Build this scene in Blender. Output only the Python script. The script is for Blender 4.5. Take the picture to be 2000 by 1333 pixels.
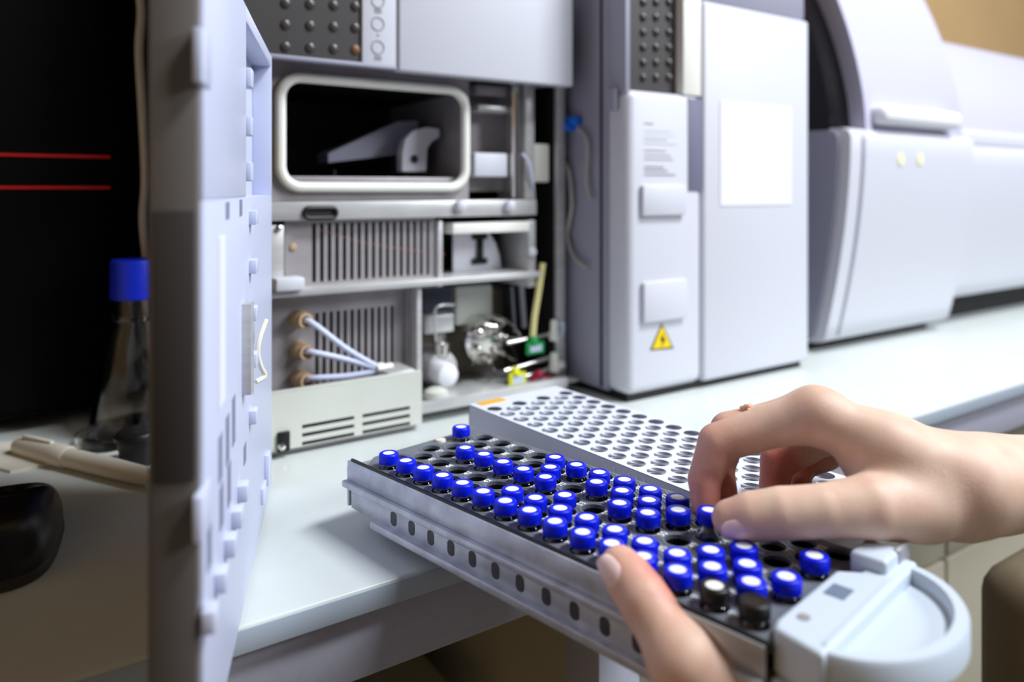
import bpy, bmesh, math, random
import numpy as np
from mathutils import Vector, Matrix, geometry

random.seed(7)
SC = bpy.context.scene
for o in list(bpy.data.objects):
    bpy.data.objects.remove(o)
COL = SC.collection

# ---------------------------------------------------------------- camera
F, CX, CY, HC = 1480.0, 1000.0, 370.0, 0.212      # focal length in px, principal point, lens height over the worktop (m)
TH = math.radians(33.9)                           # bench runs at this angle to the lens
S, C = math.sin(TH), math.cos(TH)
FWD = Vector((S, C, 0)); RGT = Vector((C, -S, 0)); UP = Vector((0, 0, 1))
cam_d = bpy.data.cameras.new('camera'); cam = bpy.data.objects.new('camera', cam_d); COL.objects.link(cam)
cam.location = (0, 0, HC)
cam.rotation_euler = (math.pi / 2, 0, -TH)
cam_d.sensor_width = 36.0; cam_d.lens = 36.0 * F / 2000.0
cam_d.shift_y = -(666.5 - CY) / 2000.0
cam_d.clip_start = 0.01; cam_d.clip_end = 60
cam_d.dof.use_dof = True; cam_d.dof.focus_distance = 0.43; cam_d.dof.aperture_fstop = 4.2
SC.camera = cam

# ---------------------------------------------------------------- world, lamps, exposure
SC.view_settings.view_transform = 'Standard'; SC.view_settings.look = 'None'
SC.view_settings.exposure = 0.14; SC.view_settings.gamma = 1.0
SC.view_settings.use_curve_mapping = False
w = bpy.data.worlds.new('room_air'); SC.world = w; w.use_nodes = True
w.node_tree.nodes['Background'].inputs[0].default_value = (0.80, 0.86, 1.0, 1)
w.node_tree.nodes['Background'].inputs[1].default_value = 0.065

def area(name, loc, target, sx, sy, power, colour):
    d = bpy.data.lights.new(name, 'AREA'); d.shape = 'RECTANGLE'; d.size = sx; d.size_y = sy
    d.energy = power; d.color = colour
    o = bpy.data.objects.new(name, d); COL.objects.link(o); o.location = loc
    o.rotation_euler = (Vector(target) - Vector(loc)).to_track_quat('-Z', 'Y').to_euler()
    return o
area('ceiling_lamp_right', (2.50, -1.75, 1.75), (0.50, 0.45, 0.1), 1.2, 1.0, 84, (0.88, 0.93, 1.0))
area('ceiling_lamp_over_bench', (1.12, -0.45, 1.93), (0.60, 0.45, 0.0), 0.9, 0.4, 64, (0.90, 0.95, 1.0))

# ---------------------------------------------------------------- helpers: points
def ray(x, y):
    return FWD + RGT * ((x - CX) / F) + UP * ((CY - y) / F)
O = Vector((0, 0, HC))
def pd(x, y, d): return O + ray(x, y) * d                   # at a distance along the view
def pz(x, y, z): r = ray(x, y); return O + r * ((z - HC) / r.z)      # on a level plane
def py(x, y, Y): r = ray(x, y); return O + r * (Y / r.y)    # on a plane parallel to the bench front
def px(x, y, X): r = ray(x, y); return O + r * (X / r.x)    # on a plane square to the bench front
def rect(x0, y0, x1, y1, Y):
    a = py(x0, y0, Y); b = py(x1, y1, Y)
    return a.x, b.x, min(a.z, b.z), max(a.z, b.z)

# ---------------------------------------------------------------- helpers: materials
def lin(c): c /= 255.0; return c / 12.92 if c <= 0.04045 else ((c + 0.055) / 1.055) ** 2.4
def rgb(r, g, b): return (lin(r), lin(g), lin(b), 1)
MATS = {}
def mat(name, colour, rough=0.5, metal=0.0, noise=0.0, nscale=60.0, bump=0.0, bscale=300.0, coat=0.0, emit=0.0, trans=0.0, ior=1.45, sss=0.0, stretch=None, spec=0.5):
    m = bpy.data.materials.new(name); m.use_nodes = True
    nt = m.node_tree; b = nt.nodes['Principled BSDF']
    b.inputs['Base Color'].default_value = colour; b.inputs['Roughness'].default_value = rough
    b.inputs['Metallic'].default_value = metal; b.inputs['IOR'].default_value = ior
    b.inputs['Coat Weight'].default_value = coat; b.inputs['Transmission Weight'].default_value = trans
    b.inputs['Specular IOR Level'].default_value = spec
    if sss:
        b.inputs['Subsurface Weight'].default_value = sss
        b.inputs['Subsurface Radius'].default_value = (1.0, 0.35, 0.2); b.inputs['Subsurface Scale'].default_value = 0.004
    if emit:
        b.inputs['Emission Color'].default_value = colour; b.inputs['Emission Strength'].default_value = emit
    if noise or bump:
        tc = nt.nodes.new('ShaderNodeTexCoord'); mp = nt.nodes.new('ShaderNodeMapping')
        nt.links.new(tc.outputs['Object'], mp.inputs['Vector'])
        if stretch: mp.inputs['Scale'].default_value = stretch
    if noise:
        n = nt.nodes.new('ShaderNodeTexNoise'); n.inputs['Scale'].default_value = nscale; n.inputs['Detail'].default_value = 5
        nt.links.new(mp.outputs[0], n.inputs['Vector'])
        cr = nt.nodes.new('ShaderNodeValToRGB')
        k0, k1 = 1 - noise, 1 + noise * 0.6
        cr.color_ramp.elements[0].position = 0.3; cr.color_ramp.elements[1].position = 0.7
        cr.color_ramp.elements[0].color = (colour[0] * k0, colour[1] * k0, colour[2] * k0, 1)
        cr.color_ramp.elements[1].color = tuple(min(1, c * k1) for c in colour[:3]) + (1,)
        nt.links.new(n.outputs[0], cr.inputs[0]); nt.links.new(cr.outputs[0], b.inputs['Base Color'])
    if bump:
        n2 = nt.nodes.new('ShaderNodeTexNoise'); n2.inputs['Scale'].default_value = bscale; n2.inputs['Detail'].default_value = 3
        nt.links.new(mp.outputs[0], n2.inputs['Vector'])
        bp = nt.nodes.new('ShaderNodeBump'); bp.inputs['Strength'].default_value = bump; bp.inputs['Distance'].default_value = 0.001
        nt.links.new(n2.outputs[0], bp.inputs['Height']); nt.links.new(bp.outputs[0], b.inputs['Normal'])
    MATS[name] = m
    return m
M_TOP = mat('bench_laminate', rgb(206, 211, 208), 0.32, noise=0.03, nscale=30)
M_EDGE = mat('bench_edging', rgb(166, 176, 188), 0.35)
M_APRON = mat('bench_steel_grey', rgb(168, 168, 182), 0.45, noise=0.05, nscale=200)
M_CAB = mat('cabinet_beige', rgb(172, 165, 146), 0.5, noise=0.04, nscale=12)
M_VOID = mat('cabinet_brown', rgb(148, 140, 122), 0.6)
M_WALL = mat('wall_tan', rgb(186, 152, 106), 0.8, noise=0.05, nscale=6)
M_FLOOR = mat('floor_vinyl', rgb(112, 106, 94), 0.55, noise=0.08, nscale=9)
M_CEIL = mat('ceiling_paint', rgb(112, 110, 106), 0.85, noise=0.02, nscale=10)
M_WHITE = mat('casing_white', rgb(207, 208, 217), 0.42, bump=0.05, bscale=900)
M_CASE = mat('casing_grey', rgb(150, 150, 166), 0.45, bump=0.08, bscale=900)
M_DOORP = mat('door_plastic', rgb(198, 203, 226), 0.38)
M_DOORE = mat('door_edge_plastic', rgb(100, 94, 90), 0.5)
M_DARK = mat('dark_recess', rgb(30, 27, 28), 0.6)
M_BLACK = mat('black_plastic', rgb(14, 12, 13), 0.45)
M_PAD = mat('keypad_dark', rgb(48, 43, 42), 0.5, noise=0.08, nscale=80)
M_KEY = mat('key_rubber', rgb(70, 64, 62), 0.25)
M_KEYO = mat('key_orange', rgb(112, 76, 46), 0.4)
M_STEEL = mat('sheet_steel', rgb(200, 199, 198), 0.34, metal=0.35, noise=0.10, nscale=40, stretch=(1, 1, 6))
M_STEELD = mat('steel_dull', rgb(162, 157, 158), 0.45, metal=0.25, noise=0.15, nscale=35)
M_CHROME = mat('bright_steel', rgb(225, 222, 216), 0.14, metal=1.0)
M_DRAWER = mat('drawer_cream_metal', rgb(206, 208, 198), 0.38, noise=0.05, nscale=25)
M_GASKET = mat('gasket_white', rgb(236, 235, 226), 0.45)
M_GLASS = mat('clear_glass', (1, 1, 1, 1), 0.02, trans=1.0, ior=1.46)
M_VIALG = mat('vial_glass', (0.96, 0.98, 0.98, 1), 0.03, trans=1.0, ior=1.47)
M_BROWN = mat('fitting_tan', rgb(188, 160, 126), 0.45, noise=0.10, nscale=150)
M_TUBEW = mat('tube_frosted', rgb(204, 212, 236), 0.3, sss=0.3)
M_YEL = mat('tube_yellow', rgb(236, 226, 158), 0.35)
M_LIME = mat('tag_lime', rgb(226, 226, 40), 0.4)
M_GREEN = mat('tag_green', rgb(16, 150, 72), 0.4)
M_RED = mat('tag_red', rgb(160, 22, 50), 0.4)
M_REDW = mat('wire_red', rgb(170, 44, 28), 0.5)
M_BLUEC = mat('clip_blue', rgb(22, 112, 226), 0.4)
M_CAP = mat('cap_blue', rgb(2, 26, 210), 0.36, spec=0.35)
M_CAPK = mat('cap_black', rgb(18, 16, 16), 0.4)
M_SEPT = mat('septum_white', rgb(244, 244, 240), 0.55)
M_TRAYP = mat('tray_plate_grey', rgb(112, 116, 124), 0.4, noise=0.08, nscale=90)
M_TRAYK = mat('tray_trim_black', rgb(22, 21, 22), 0.4)
M_ALU = mat('tray_aluminium', rgb(192, 193, 200), 0.38, metal=0.45, noise=0.25, nscale=70)
M_SLOTD = mat('tray_slot_grey', rgb(62, 60, 64), 0.5, noise=0.3, nscale=400)
M_HOLE = mat('tray_well_dark', rgb(20, 18, 18), 0.5)
M_RACK = mat('rack_white_plastic', rgb(224, 228, 238), 0.42)
M_RACKS = mat('rack_side_plastic', rgb(186, 188, 200), 0.45)
M_HANDLE = mat('handle_plastic', rgb(196, 207, 220), 0.45)
M_HANDLED = mat('handle_slot_blue', rgb(108, 122, 144), 0.5)
M_TOWER = mat('computer_black', rgb(7, 5, 5), 0.6, noise=0.1, nscale=5, spec=0.06)
M_LED = mat('red_trim', rgb(160, 14, 10), 0.4, emit=0.10)
M_MOUSE = mat('mouse_black', rgb(16, 13, 14), 0.33)
M_MOUSES = mat('mouse_side_brown', rgb(58, 48, 38), 0.4)
M_PEN = mat('pen_ivory', rgb(224, 218, 204), 0.5)
M_CAPB = mat('bottle_cap_blue', rgb(8, 42, 206), 0.45)
M_CHAIR = mat('chair_vinyl_brown', rgb(108, 94, 70), 0.6, noise=0.12, nscale=18)
M_GOLD = mat('ring_gold', rgb(240, 200, 168), 0.28, metal=0.35)
M_INK = mat('print_grey', rgb(126, 124, 132), 0.6)
M_INKW = mat('print_white', rgb(240, 242, 240), 0.6)
M_PAPER = mat('label_paper', rgb(230, 230, 238), 0.6)
M_WARN = mat('warning_yellow', rgb(242, 206, 10), 0.45)
M_ORANGE = mat('sticker_orange', rgb(240, 178, 60), 0.5)
M_VISOR = mat('visor_black', rgb(10, 9, 11), 0.2)
M_HOOD = mat('hood_lilac_white', rgb(190, 188, 210), 0.4)
M_LAMPY = mat('indicator_yellow', rgb(228, 228, 186), 0.4, emit=0.12)
M_IVORY = mat('clip_ivory', rgb(226, 222, 202), 0.45)
M_NAIL = mat('nail', rgb(240, 208, 204), 0.22)
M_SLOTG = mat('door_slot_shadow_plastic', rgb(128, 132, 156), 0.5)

# ---------------------------------------------------------------- helpers: meshes
def box(bm, x0, x1, y0, y1, z0, z1, bev=0.0, seg=2):
    r = bmesh.ops.create_cube(bm, size=1.0)
    for v in r['verts']:
        v.co = Vector(((x0 + x1) / 2 + v.co.x * (x1 - x0), (y0 + y1) / 2 + v.co.y * (y1 - y0), (z0 + z1) / 2 + v.co.z * (z1 - z0)))
    if bev:
        es = {e for v in r['verts'] for e in v.link_edges}
        bmesh.ops.bevel(bm, geom=list(es), offset=bev, segments=seg, profile=0.5, affect='EDGES', clamp_overlap=True)
    return bm
def B(x0, x1, y0, y1, z0, z1, bev=0.0, seg=2):
    return box(bmesh.new(), min(x0, x1), max(x0, x1), min(y0, y1), max(y0, y1), min(z0, z1), max(z0, z1), bev, seg)
def frame_at(d):
    d = Vector(d).normalized(); a = Vector((0, 0, 1)) if abs(d.z) < 0.9 else Vector((1, 0, 0))
    u = d.cross(a).normalized(); return u, d.cross(u).normalized()
def ring_faces(bm, rings, closed=False, cap=True):
    n = len(rings[0]); R = rings + ([rings[0]] if closed else [])
    for a, b in zip(R, R[1:]):
        for k in range(n):
            bm.faces.new((a[k], a[(k + 1) % n], b[(k + 1) % n], b[k]))
    if cap and not closed:
        bm.faces.new(list(reversed(rings[0]))); bm.faces.new(rings[-1])
def cyl(bm, a, b, r0, r1=None, seg=16):
    a, b = Vector(a), Vector(b); r1 = r0 if r1 is None else r1
    u, v = frame_at(b - a)
    rings = [[bm.verts.new(p + (u * math.cos(t) + v * math.sin(t)) * r) for t in [2 * math.pi * k / seg for k in range(seg)]] for p, r in ((a, r0), (b, r1))]
    ring_faces(bm, rings); return bm
def lathe(bm, base, axis, prof, seg=24):
    base = Vector(base); axis = Vector(axis).normalized(); u, v = frame_at(axis)
    rings = []
    for r, h in prof:
        rings.append([bm.verts.new(base + axis * h + (u * math.cos(2 * math.pi * k / seg) + v * math.sin(2 * math.pi * k / seg)) * max(r, 1e-5)) for k in range(seg)])
    ring_faces(bm, rings); return bm
def smooth_path(pts, n=6, closed=False):
    pts = [Vector(p) for p in pts]; out = []
    m = len(pts)
    for i in range(m if closed else m - 1):
        if closed: p0, p1, p2, p3 = pts[i - 1], pts[i], pts[(i + 1) % m], pts[(i + 2) % m]
        else: p0, p1, p2, p3 = pts[max(i - 1, 0)], pts[i], pts[i + 1], pts[min(i + 2, m - 1)]
        for k in range(n):
            t = k / n
            out.append(0.5 * ((2 * p1) + (p2 - p0) * t + (2 * p0 - 5 * p1 + 4 * p2 - p3) * t * t + (3 * p1 - p0 - 3 * p2 + p3) * t ** 3))
    if not closed: out.append(pts[-1])
    return out
def tube(bm, pts, r, seg=8, closed=False, radii=None):
    pts = [Vector(p) for p in pts]; m = len(pts); rings = []; u = None
    for i, p in enumerate(pts):
        if closed: d = pts[(i + 1) % m] - pts[i - 1]
        else: d = pts[min(i + 1, m - 1)] - pts[max(i - 1, 0)]
        d.normalize()
        if u is None: u, _ = frame_at(d)
        u = (u - d * u.dot(d)).normalized(); v = d.cross(u)
        rr = radii[i] if radii else r
        rings.append([bm.verts.new(p + (u * math.cos(2 * math.pi * k / seg) + v * math.sin(2 * math.pi * k / seg)) * rr) for k in range(seg)])
    ring_faces(bm, rings, closed); return bm
def round_rect(x0, x1, z0, z1, r, n=6):
    pts = []
    for cx, cz, a0 in ((x1 - r, z1 - r, 0), (x0 + r, z1 - r, 90), (x0 + r, z0 + r, 180), (x1 - r, z0 + r, 270)):
        for k in range(n + 1):
            a = math.radians(a0 + 90 * k / n); pts.append((cx + r * math.cos(a), cz + r * math.sin(a)))
    return pts
def prism(bm, poly, lo, hi, axis='y'):
    def P(a, b, h):
        return {'y': (a, h, b), 'x': (h, a, b), 'z': (a, b, h)}[axis]
    v0 = [bm.verts.new(P(a, b, lo)) for a, b in poly]; v1 = [bm.verts.new(P(a, b, hi)) for a, b in poly]
    ring_faces(bm, [v0, v1]); bmesh.ops.recalc_face_normals(bm, faces=bm.faces[:]); return bm
def holed_plate(bm, outer, holes, z0, z1, well=None, seg=20):
    """level plate with round holes: top, bottom, rim and hole walls"""
    pts, edges = [], []
    def loop(ps):
        s = len(pts); pts.extend(Vector(p) for p in ps); edges.extend((s + i, s + (i + 1) % len(ps)) for i in range(len(ps)))
    loop(outer)
    for x, y, r in holes:
        loop([(x + r * math.cos(2 * math.pi * k / seg), y + r * math.sin(2 * math.pi * k / seg)) for k in range(seg)])
    vs, es, fs, ov, _, _ = geometry.delaunay_2d_cdt(pts, edges, [], 1, 1e-7)
    hc = np.array([(x, y) for x, y, _ in holes]); hr = np.array([r for *_, r in holes])
    top = [bm.verts.new((v.x, v.y, z1)) for v in vs]; bot = [bm.verts.new((v.x, v.y, z0)) for v in vs]
    for f in fs:
        c = sum((vs[i] for i in f), Vector((0, 0))) / len(f)
        if len(hc) and (((hc - (c.x, c.y)) ** 2).sum(1) < (hr * 0.97) ** 2).any(): continue
        a, b, c3 = (vs[i] for i in f[:3])
        if (b - a).cross(c3 - a) < 0: f = list(reversed(f))
        try: bm.faces.new([top[i] for i in f]); bm.faces.new([bot[i] for i in reversed(f)])
        except ValueError: pass
    bnd = [e for e in bm.edges if e.is_boundary and e.verts[0].co.z == e.verts[1].co.z and abs(e.verts[0].co.z - z1) < 1e-9]
    m = {t: b for t, b in zip(top, bot)}
    for e in bnd:
        f = e.link_faces[0]; a, b = e.verts
        for lp in f.loops:
            if lp.edge == e: a, b = lp.vert, lp.link_loop_next.vert
        try: bm.faces.new((b, a, m[a], m[b]))
        except ValueError: pass
    for v in [v for v in bm.verts if not v.link_faces]: bm.verts.remove(v)
    return bm

W = {}
def obj(name, bm, m, parent=None, smooth=True, angle=35, local=False, label=None):
    bmesh.ops.recalc_face_normals(bm, faces=bm.faces[:])
    me = bpy.data.meshes.new(name); bm.to_mesh(me); bm.free()
    o = bpy.data.objects.new(name, me); COL.objects.link(o)
    if m: me.materials.append(m)
    if smooth:
        me.shade_smooth() if hasattr(me, 'shade_smooth') else None
        if hasattr(me, 'set_sharp_from_angle'): me.set_sharp_from_angle(angle=math.radians(angle))
    attach(o, parent, local)
    if label: o['label'] = label
    return o
def attach(o, parent, local=False):
    W[o.name] = Matrix.Identity(4)
    if parent:
        o.parent = parent
        if local: W[o.name] = W[parent.name].copy()
        else: o.matrix_parent_inverse = W[parent.name].inverted()
def empty(name, loc, label, cat, rz=0.0, group=None, tilt=0.0):
    o = bpy.data.objects.new(name, None); COL.objects.link(o); o.empty_display_size = 0.02
    o.location = loc; o.rotation_euler = (0, tilt, rz)
    W[o.name] = Matrix.LocRotScale(Vector(loc), o.rotation_euler, None)
    tag(o, label, cat, group); return o
def tag(o, label, cat, group=None):
    o['label'] = label; o['category'] = cat
    if group: o['group'] = group
    return o
def struct(o): o['kind'] = 'structure'; return o
def share(name, src, parent, off, label=None):
    """a copy of a mesh piece moved by off (same mesh data)"""
    c = src.copy(); c.name = name; COL.objects.link(c); c.parent = parent
    c.matrix_parent_inverse = src.matrix_parent_inverse.copy(); c.location = src.location + Vector(off)
    W[c.name] = Matrix.Translation(c.location); return c

# ================================================================ room
FLOOR_Z = -0.80
struct(obj('floor', B(-1.6, 3.2, -2.2, 1.2, FLOOR_Z - 0.05, FLOOR_Z), M_FLOOR))
struct(obj('wall_back', B(-1.6, 3.2, 1.12, 1.2, FLOOR_Z, 2.0), M_WALL))
struct(obj('wall_left', B(-1.66, -1.6, -2.2, 1.2, FLOOR_Z, 2.0), M_WALL))
struct(obj('ceiling', B(-1.6, 3.2, -2.2, 1.2, 2.0, 2.05), M_CEIL))

# ================================================================ bench
EDGE_Y = 0.378
bench = empty('lab_bench', (0.8, 0.75, FLOOR_Z), 'long white laminate lab bench with grey steel apron carrying the instruments', 'bench')
obj('worktop', B(-1.2, 2.6, EDGE_Y, 1.11, -0.0135, 0.0, 0.0022, 3), M_TOP, bench)
obj('edge_band', B(-1.2, 2.6, EDGE_Y - 0.0006, EDGE_Y + 0.002, -0.0135, -0.0018, 0.0002), M_EDGE, bench)
obj('apron', B(-1.2, 2.6, EDGE_Y + 0.006, EDGE_Y + 0.03, -0.052, -0.0137, 0.001), M_APRON, bench)
for lx in (-1.12, 0.372, 1.5, 2.52):
    obj('leg', B(lx - 0.02, lx + 0.02, EDGE_Y + 0.035, EDGE_Y + 0.075, FLOOR_Z, -0.0137, 0.002), M_APRON, bench)
def base_cabinet(x0, x1, y0, label, m=M_CAB, ndoor=2):
    c = empty('base_cabinet', ((x0 + x1) / 2, y0 + 0.25, FLOOR_Z), label, 'cabinet')
    obj('carcass', B(x0, x1, y0 + 0.02, y0 + 0.5, FLOOR_Z + 0.06, -0.075, 0.002), m, c)
    obj('plinth', B(x0 + 0.01, x1 - 0.01, y0 + 0.06, y0 + 0.48, FLOOR_Z, FLOOR_Z + 0.058), M_VOID, c)
    wd = (x1 - x0) / ndoor
    for k in range(ndoor):
        a = x0 + k * wd
        dr = obj('drawer', B(a + 0.003, a + wd - 0.003, y0, y0 + 0.018, -0.225, -0.08, 0.002), m, c)
        obj('handle', tube(bmesh.new(), smooth_path([(a + wd * 0.3, y0 + 0.002, -0.15), (a + wd * 0.32, y0 - 0.022, -0.15), (a + wd * 0.68, y0 - 0.022, -0.15), (a + wd * 0.7, y0 + 0.002, -0.15)], 4), 0.004), M_STEEL, dr)
        d = obj('door', B(a + 0.003, a + wd - 0.003, y0, y0 + 0.018, FLOOR_Z + 0.07, -0.23, 0.002), m, c)
        obj('handle', tube(bmesh.new(), smooth_path([(a + wd * 0.85, y0 + 0.002, -0.38), (a + wd * 0.85, y0 - 0.022, -0.37), (a + wd * 0.85, y0 - 0.022, -0.29), (a + wd * 0.85, y0 + 0.002, -0.28)], 4), 0.004), M_STEEL, d)
base_cabinet(0.405, 1.46, 0.46, 'beige base cabinet under the bench below the tray, beside the steel leg')
base_cabinet(1.53, 2.46, 0.46, 'beige base cabinet under the far right end of the bench')
pan = empty('streak_box', (0.20, 0.84, FLOOR_Z), 'low brown made-up box, its pale lid standing in for a light streak under the bench', 'box')  # box is added; its pale lid stands in for a light streak
obj('body', B(-0.15, 0.34, 0.66, 1.0, FLOOR_Z, -0.30, 0.006), M_VOID, pan)
obj('lid', B(-0.17, 0.36, 0.62, 1.02, -0.30, -0.265, 0.006), M_CAB, pan)

# ================================================================ chromatograph (open instrument)
X0, X1 = 0.168, 0.498
YP, YF, YB = 0.615, 0.645, 0.82
PZ = 0.318                                        # underside of the upper front panel
lc = empty('chromatograph', ((X0 + X1) / 2, 0.80, 0.0), 'open white laboratory chromatograph with swung door showing metal bays, valves and tubing', 'instrument')
def part(name, bm, m, parent=lc, **k): return obj(name, bm, m, parent, **k)
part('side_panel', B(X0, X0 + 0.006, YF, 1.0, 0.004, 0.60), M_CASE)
part('side_panel', B(X1 - 0.006, X1, YF, 1.0, 0.004, 0.60, 0.001), M_STEELD)
part('back_panel', B(X0 + 0.006, X1 - 0.006, YB, 1.0, 0.012, 0.60), M_DARK)
part('side_shade_sheet', B(X1 - 0.0072, X1 - 0.0061, YF + 0.002, YB, 0.012, 0.56), M_DARK)  # dark sheet added so the lit inner wall reads as a shaded gap
part('base_plate', B(X0, X1, YF - 0.004, 1.0, 0.0, 0.012, 0.001), M_STEELD)
# upper front: keypad, strip, blank panel
pxl = lambda x: py(x, 100, YP).x
kx0, kx1, sx1, ex1 = pxl(500), pxl(708), pxl(775), pxl(1116)
part('head_casing', B(kx0 - 0.02, ex1 - 0.002, YP + 0.009, YF + 0.12, PZ + 0.004, 0.60, 0.001), M_CASE)
kp = part('keypad', B(kx0 - 0.02, kx1, YP + 0.003, YP + 0.009, PZ + 0.004, 0.60), M_PAD)
key0 = None
for xx in (558, 606, 652, 694):
    for k, yy in enumerate((91, 48, 6)):
        p = py(xx, yy + (xx - 558) * 0.045, YP + 0.003)
        if key0 is None:
            key0 = part('key', lathe(bmesh.new(), (p.x, p.y, p.z), (0, -1, 0), [(0.0044, 0), (0.0042, 0.001), (0.003, 0.002), (0.0008, 0.0023)], 16), M_KEY, kp); kb = p
        elif (xx, k) == (694, 0):
            part('key', lathe(bmesh.new(), (p.x, p.y, p.z), (0, -1, 0), [(0.0044, 0), (0.0042, 0.001), (0.003, 0.002), (0.0008, 0.0023)], 16), M_KEYO, kp, label='small amber key')
        else: share('key', key0, kp, p - kb)
for j in range(1, 6):
    for xx in (558, 606, 652, 694):
        p = py(xx, 6 + (xx - 558) * 0.045, YP + 0.003); share('key', key0, kp, Vector((p.x, p.y, p.z + 0.0175 * j)) - kb)
part('lower_lip', B(kx0 - 0.02, sx1, YP - 0.001, YP + 0.009, PZ, PZ + 0.0035, 0.0008), M_CASE)
st = part('marking_strip', B(kx1, sx1, YP, YP + 0.009, PZ + 0.0035, 0.60, 0.0008), M_WHITE)
def ring_mark(xx, yy, r):
    p = py(xx, yy, YP - 0.0002)
    part('ring_mark', tube(bmesh.new(), [(p.x + r * math.cos(t), p.y, p.z + r * math.sin(t)) for t in [k * math.pi / 10 for k in range(20)]], 0.0005, 5, True), M_INK, st)
def bar_mark(xx, yy, wx, wz=0.0006):
    p = py(xx, yy, YP); part('bar_mark', B(p.x - wx, p.x + wx, p.y - 0.0004, p.y + 0.0002, p.z - wz, p.z + wz), M_INK, st)
for yy in (2, 47, 93, -43, -88): ring_mark(738, yy, 0.0058)
for yy in (19, 24, 111, 116, -66, -60): bar_mark(738, yy, 0.0034)
bar_mark(738, 69, 0.0012); bar_mark(738, -20, 0.0012)
part('front_panel', B(sx1 + 0.0012, ex1, YP - 0.003, YP + 0.012, PZ - 0.0005, 0.60, 0.002), M_WHITE)
# windowed chamber
GX0, GX1, GZ0, GZ1 = py(548, 250, YF - 0.006).x, py(909, 250, YF - 0.006).x, py(700, 366, YF).z, py(700, 163, YF).z
bm = bmesh.new()
tube(bm, [(x, YF - 0.006, z) for x, z in round_rect(GX0, GX1, GZ0, GZ1, 0.018, 8)], 0.0045, 10, True)
part('window_gasket', bm, M_GASKET)
bm = bmesh.new(); r_ = 0.0165
outer = [(X0 + 0.006, GZ0 - 0.012), (GX1 + 0.006, GZ0 - 0.012), (GX1 + 0.006, PZ + 0.03), (X0 + 0.006, PZ + 0.03)]
inner = round_rect(GX0 + 0.002, GX1 - 0.002, GZ0 + 0.002, GZ1 - 0.002, r_, 8)
pts = [Vector(p) for p in outer + inner]; n_o, n_i = 4, len(inner)
ed = [(i, (i + 1) % 4) for i in range(4)] + [(4 + i, 4 + (i + 1) % n_i) for i in range(n_i)]
vs, _, fs, *_ = geometry.delaunay_2d_cdt(pts, ed, [], 1, 1e-7)
vv = [bm.verts.new((v.x, YF - 0.002, v.y)) for v in vs]
for f in fs:
    c = sum((vs[i] for i in f), Vector((0, 0))) / len(f)
    if GX0 + 0.002 < c.x < GX1 - 0.002 and GZ0 + 0.002 < c.y < GZ1 - 0.002:
        if all(i >= 4 for i in f): continue
    bm.faces.new([vv[i] for i in f])
r = bmesh.ops.extrude_face_region(bm, geom=bm.faces[:])
for v in [g for g in r['geom'] if isinstance(g, bmesh.types.BMVert)]: v.co.y += 0.003
part('window_frame_plate', bm, M_STEELD)
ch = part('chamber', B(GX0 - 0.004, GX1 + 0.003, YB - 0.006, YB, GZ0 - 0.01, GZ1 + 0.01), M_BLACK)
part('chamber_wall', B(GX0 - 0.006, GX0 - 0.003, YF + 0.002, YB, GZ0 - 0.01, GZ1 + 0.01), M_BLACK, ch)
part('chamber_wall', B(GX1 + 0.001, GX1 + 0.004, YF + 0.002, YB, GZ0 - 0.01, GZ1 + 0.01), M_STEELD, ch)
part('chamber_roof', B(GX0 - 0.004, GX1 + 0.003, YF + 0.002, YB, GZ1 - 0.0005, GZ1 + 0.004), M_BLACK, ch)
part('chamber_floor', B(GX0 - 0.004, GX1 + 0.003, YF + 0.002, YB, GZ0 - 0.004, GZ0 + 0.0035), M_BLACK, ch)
part('lit_floor_ledge', B(GX0 - 0.002, GX1 + 0.001, YF + 0.001, YF + 0.045, GZ0 + 0.0036, GZ0 + 0.0095, 0.0006), M_STEELD, ch)  # pale ledge added so the front of the dim floor reads as lit
# injector arm with curved bracket in the chamber
ya = YF + 0.035
def P2(x, y, Y=ya): p = py(x, y, Y); return (p.x, p.z)
arm = part('injector_bracket', prism(bmesh.new(), [P2(786, 335), P2(786, 300), P2(792, 272), P2(806, 256), P2(832, 249), P2(858, 252), P2(858, 268), P2(844, 276), P2(834, 290), P2(832, 335)], ya, ya + 0.012), M_WHITE)
p = py(809, 311, ya)
part('pivot_hole', cyl(bmesh.new(), (p.x, ya - 0.0008, p.z), (p.x, ya + 0.002, p.z), 0.0042), M_BLACK, arm)
a_ = py(690, 300, ya + 0.03); b_ = py(800, 262, ya + 0.03)
part('injector_arm', prism(bmesh.new(), [P2(640, 318, ya + .03), P2(640, 300, ya + .03), P2(775, 238, ya + .03), P2(815, 236, ya + .03), P2(815, 300, ya + .03), P2(770, 303, ya + .03)], ya + 0.028, ya + 0.06), M_CASE)
part('floor_pin', cyl(bmesh.new(), (py(653, 340, YF + 0.03).x, YF + 0.03, GZ0 + 0.0094), (py(653, 340, YF + 0.03).x, YF + 0.03, GZ0 + 0.016), 0.0016), M_BLACK)
part('floor_pin', cyl(bmesh.new(), (py(793, 345, YF + 0.025).x, YF + 0.025, GZ0 + 0.003), (py(793, 345, YF + 0.025).x, YF + 0.025, GZ0 + 0.012), 0.002), M_BLACK)
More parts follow.
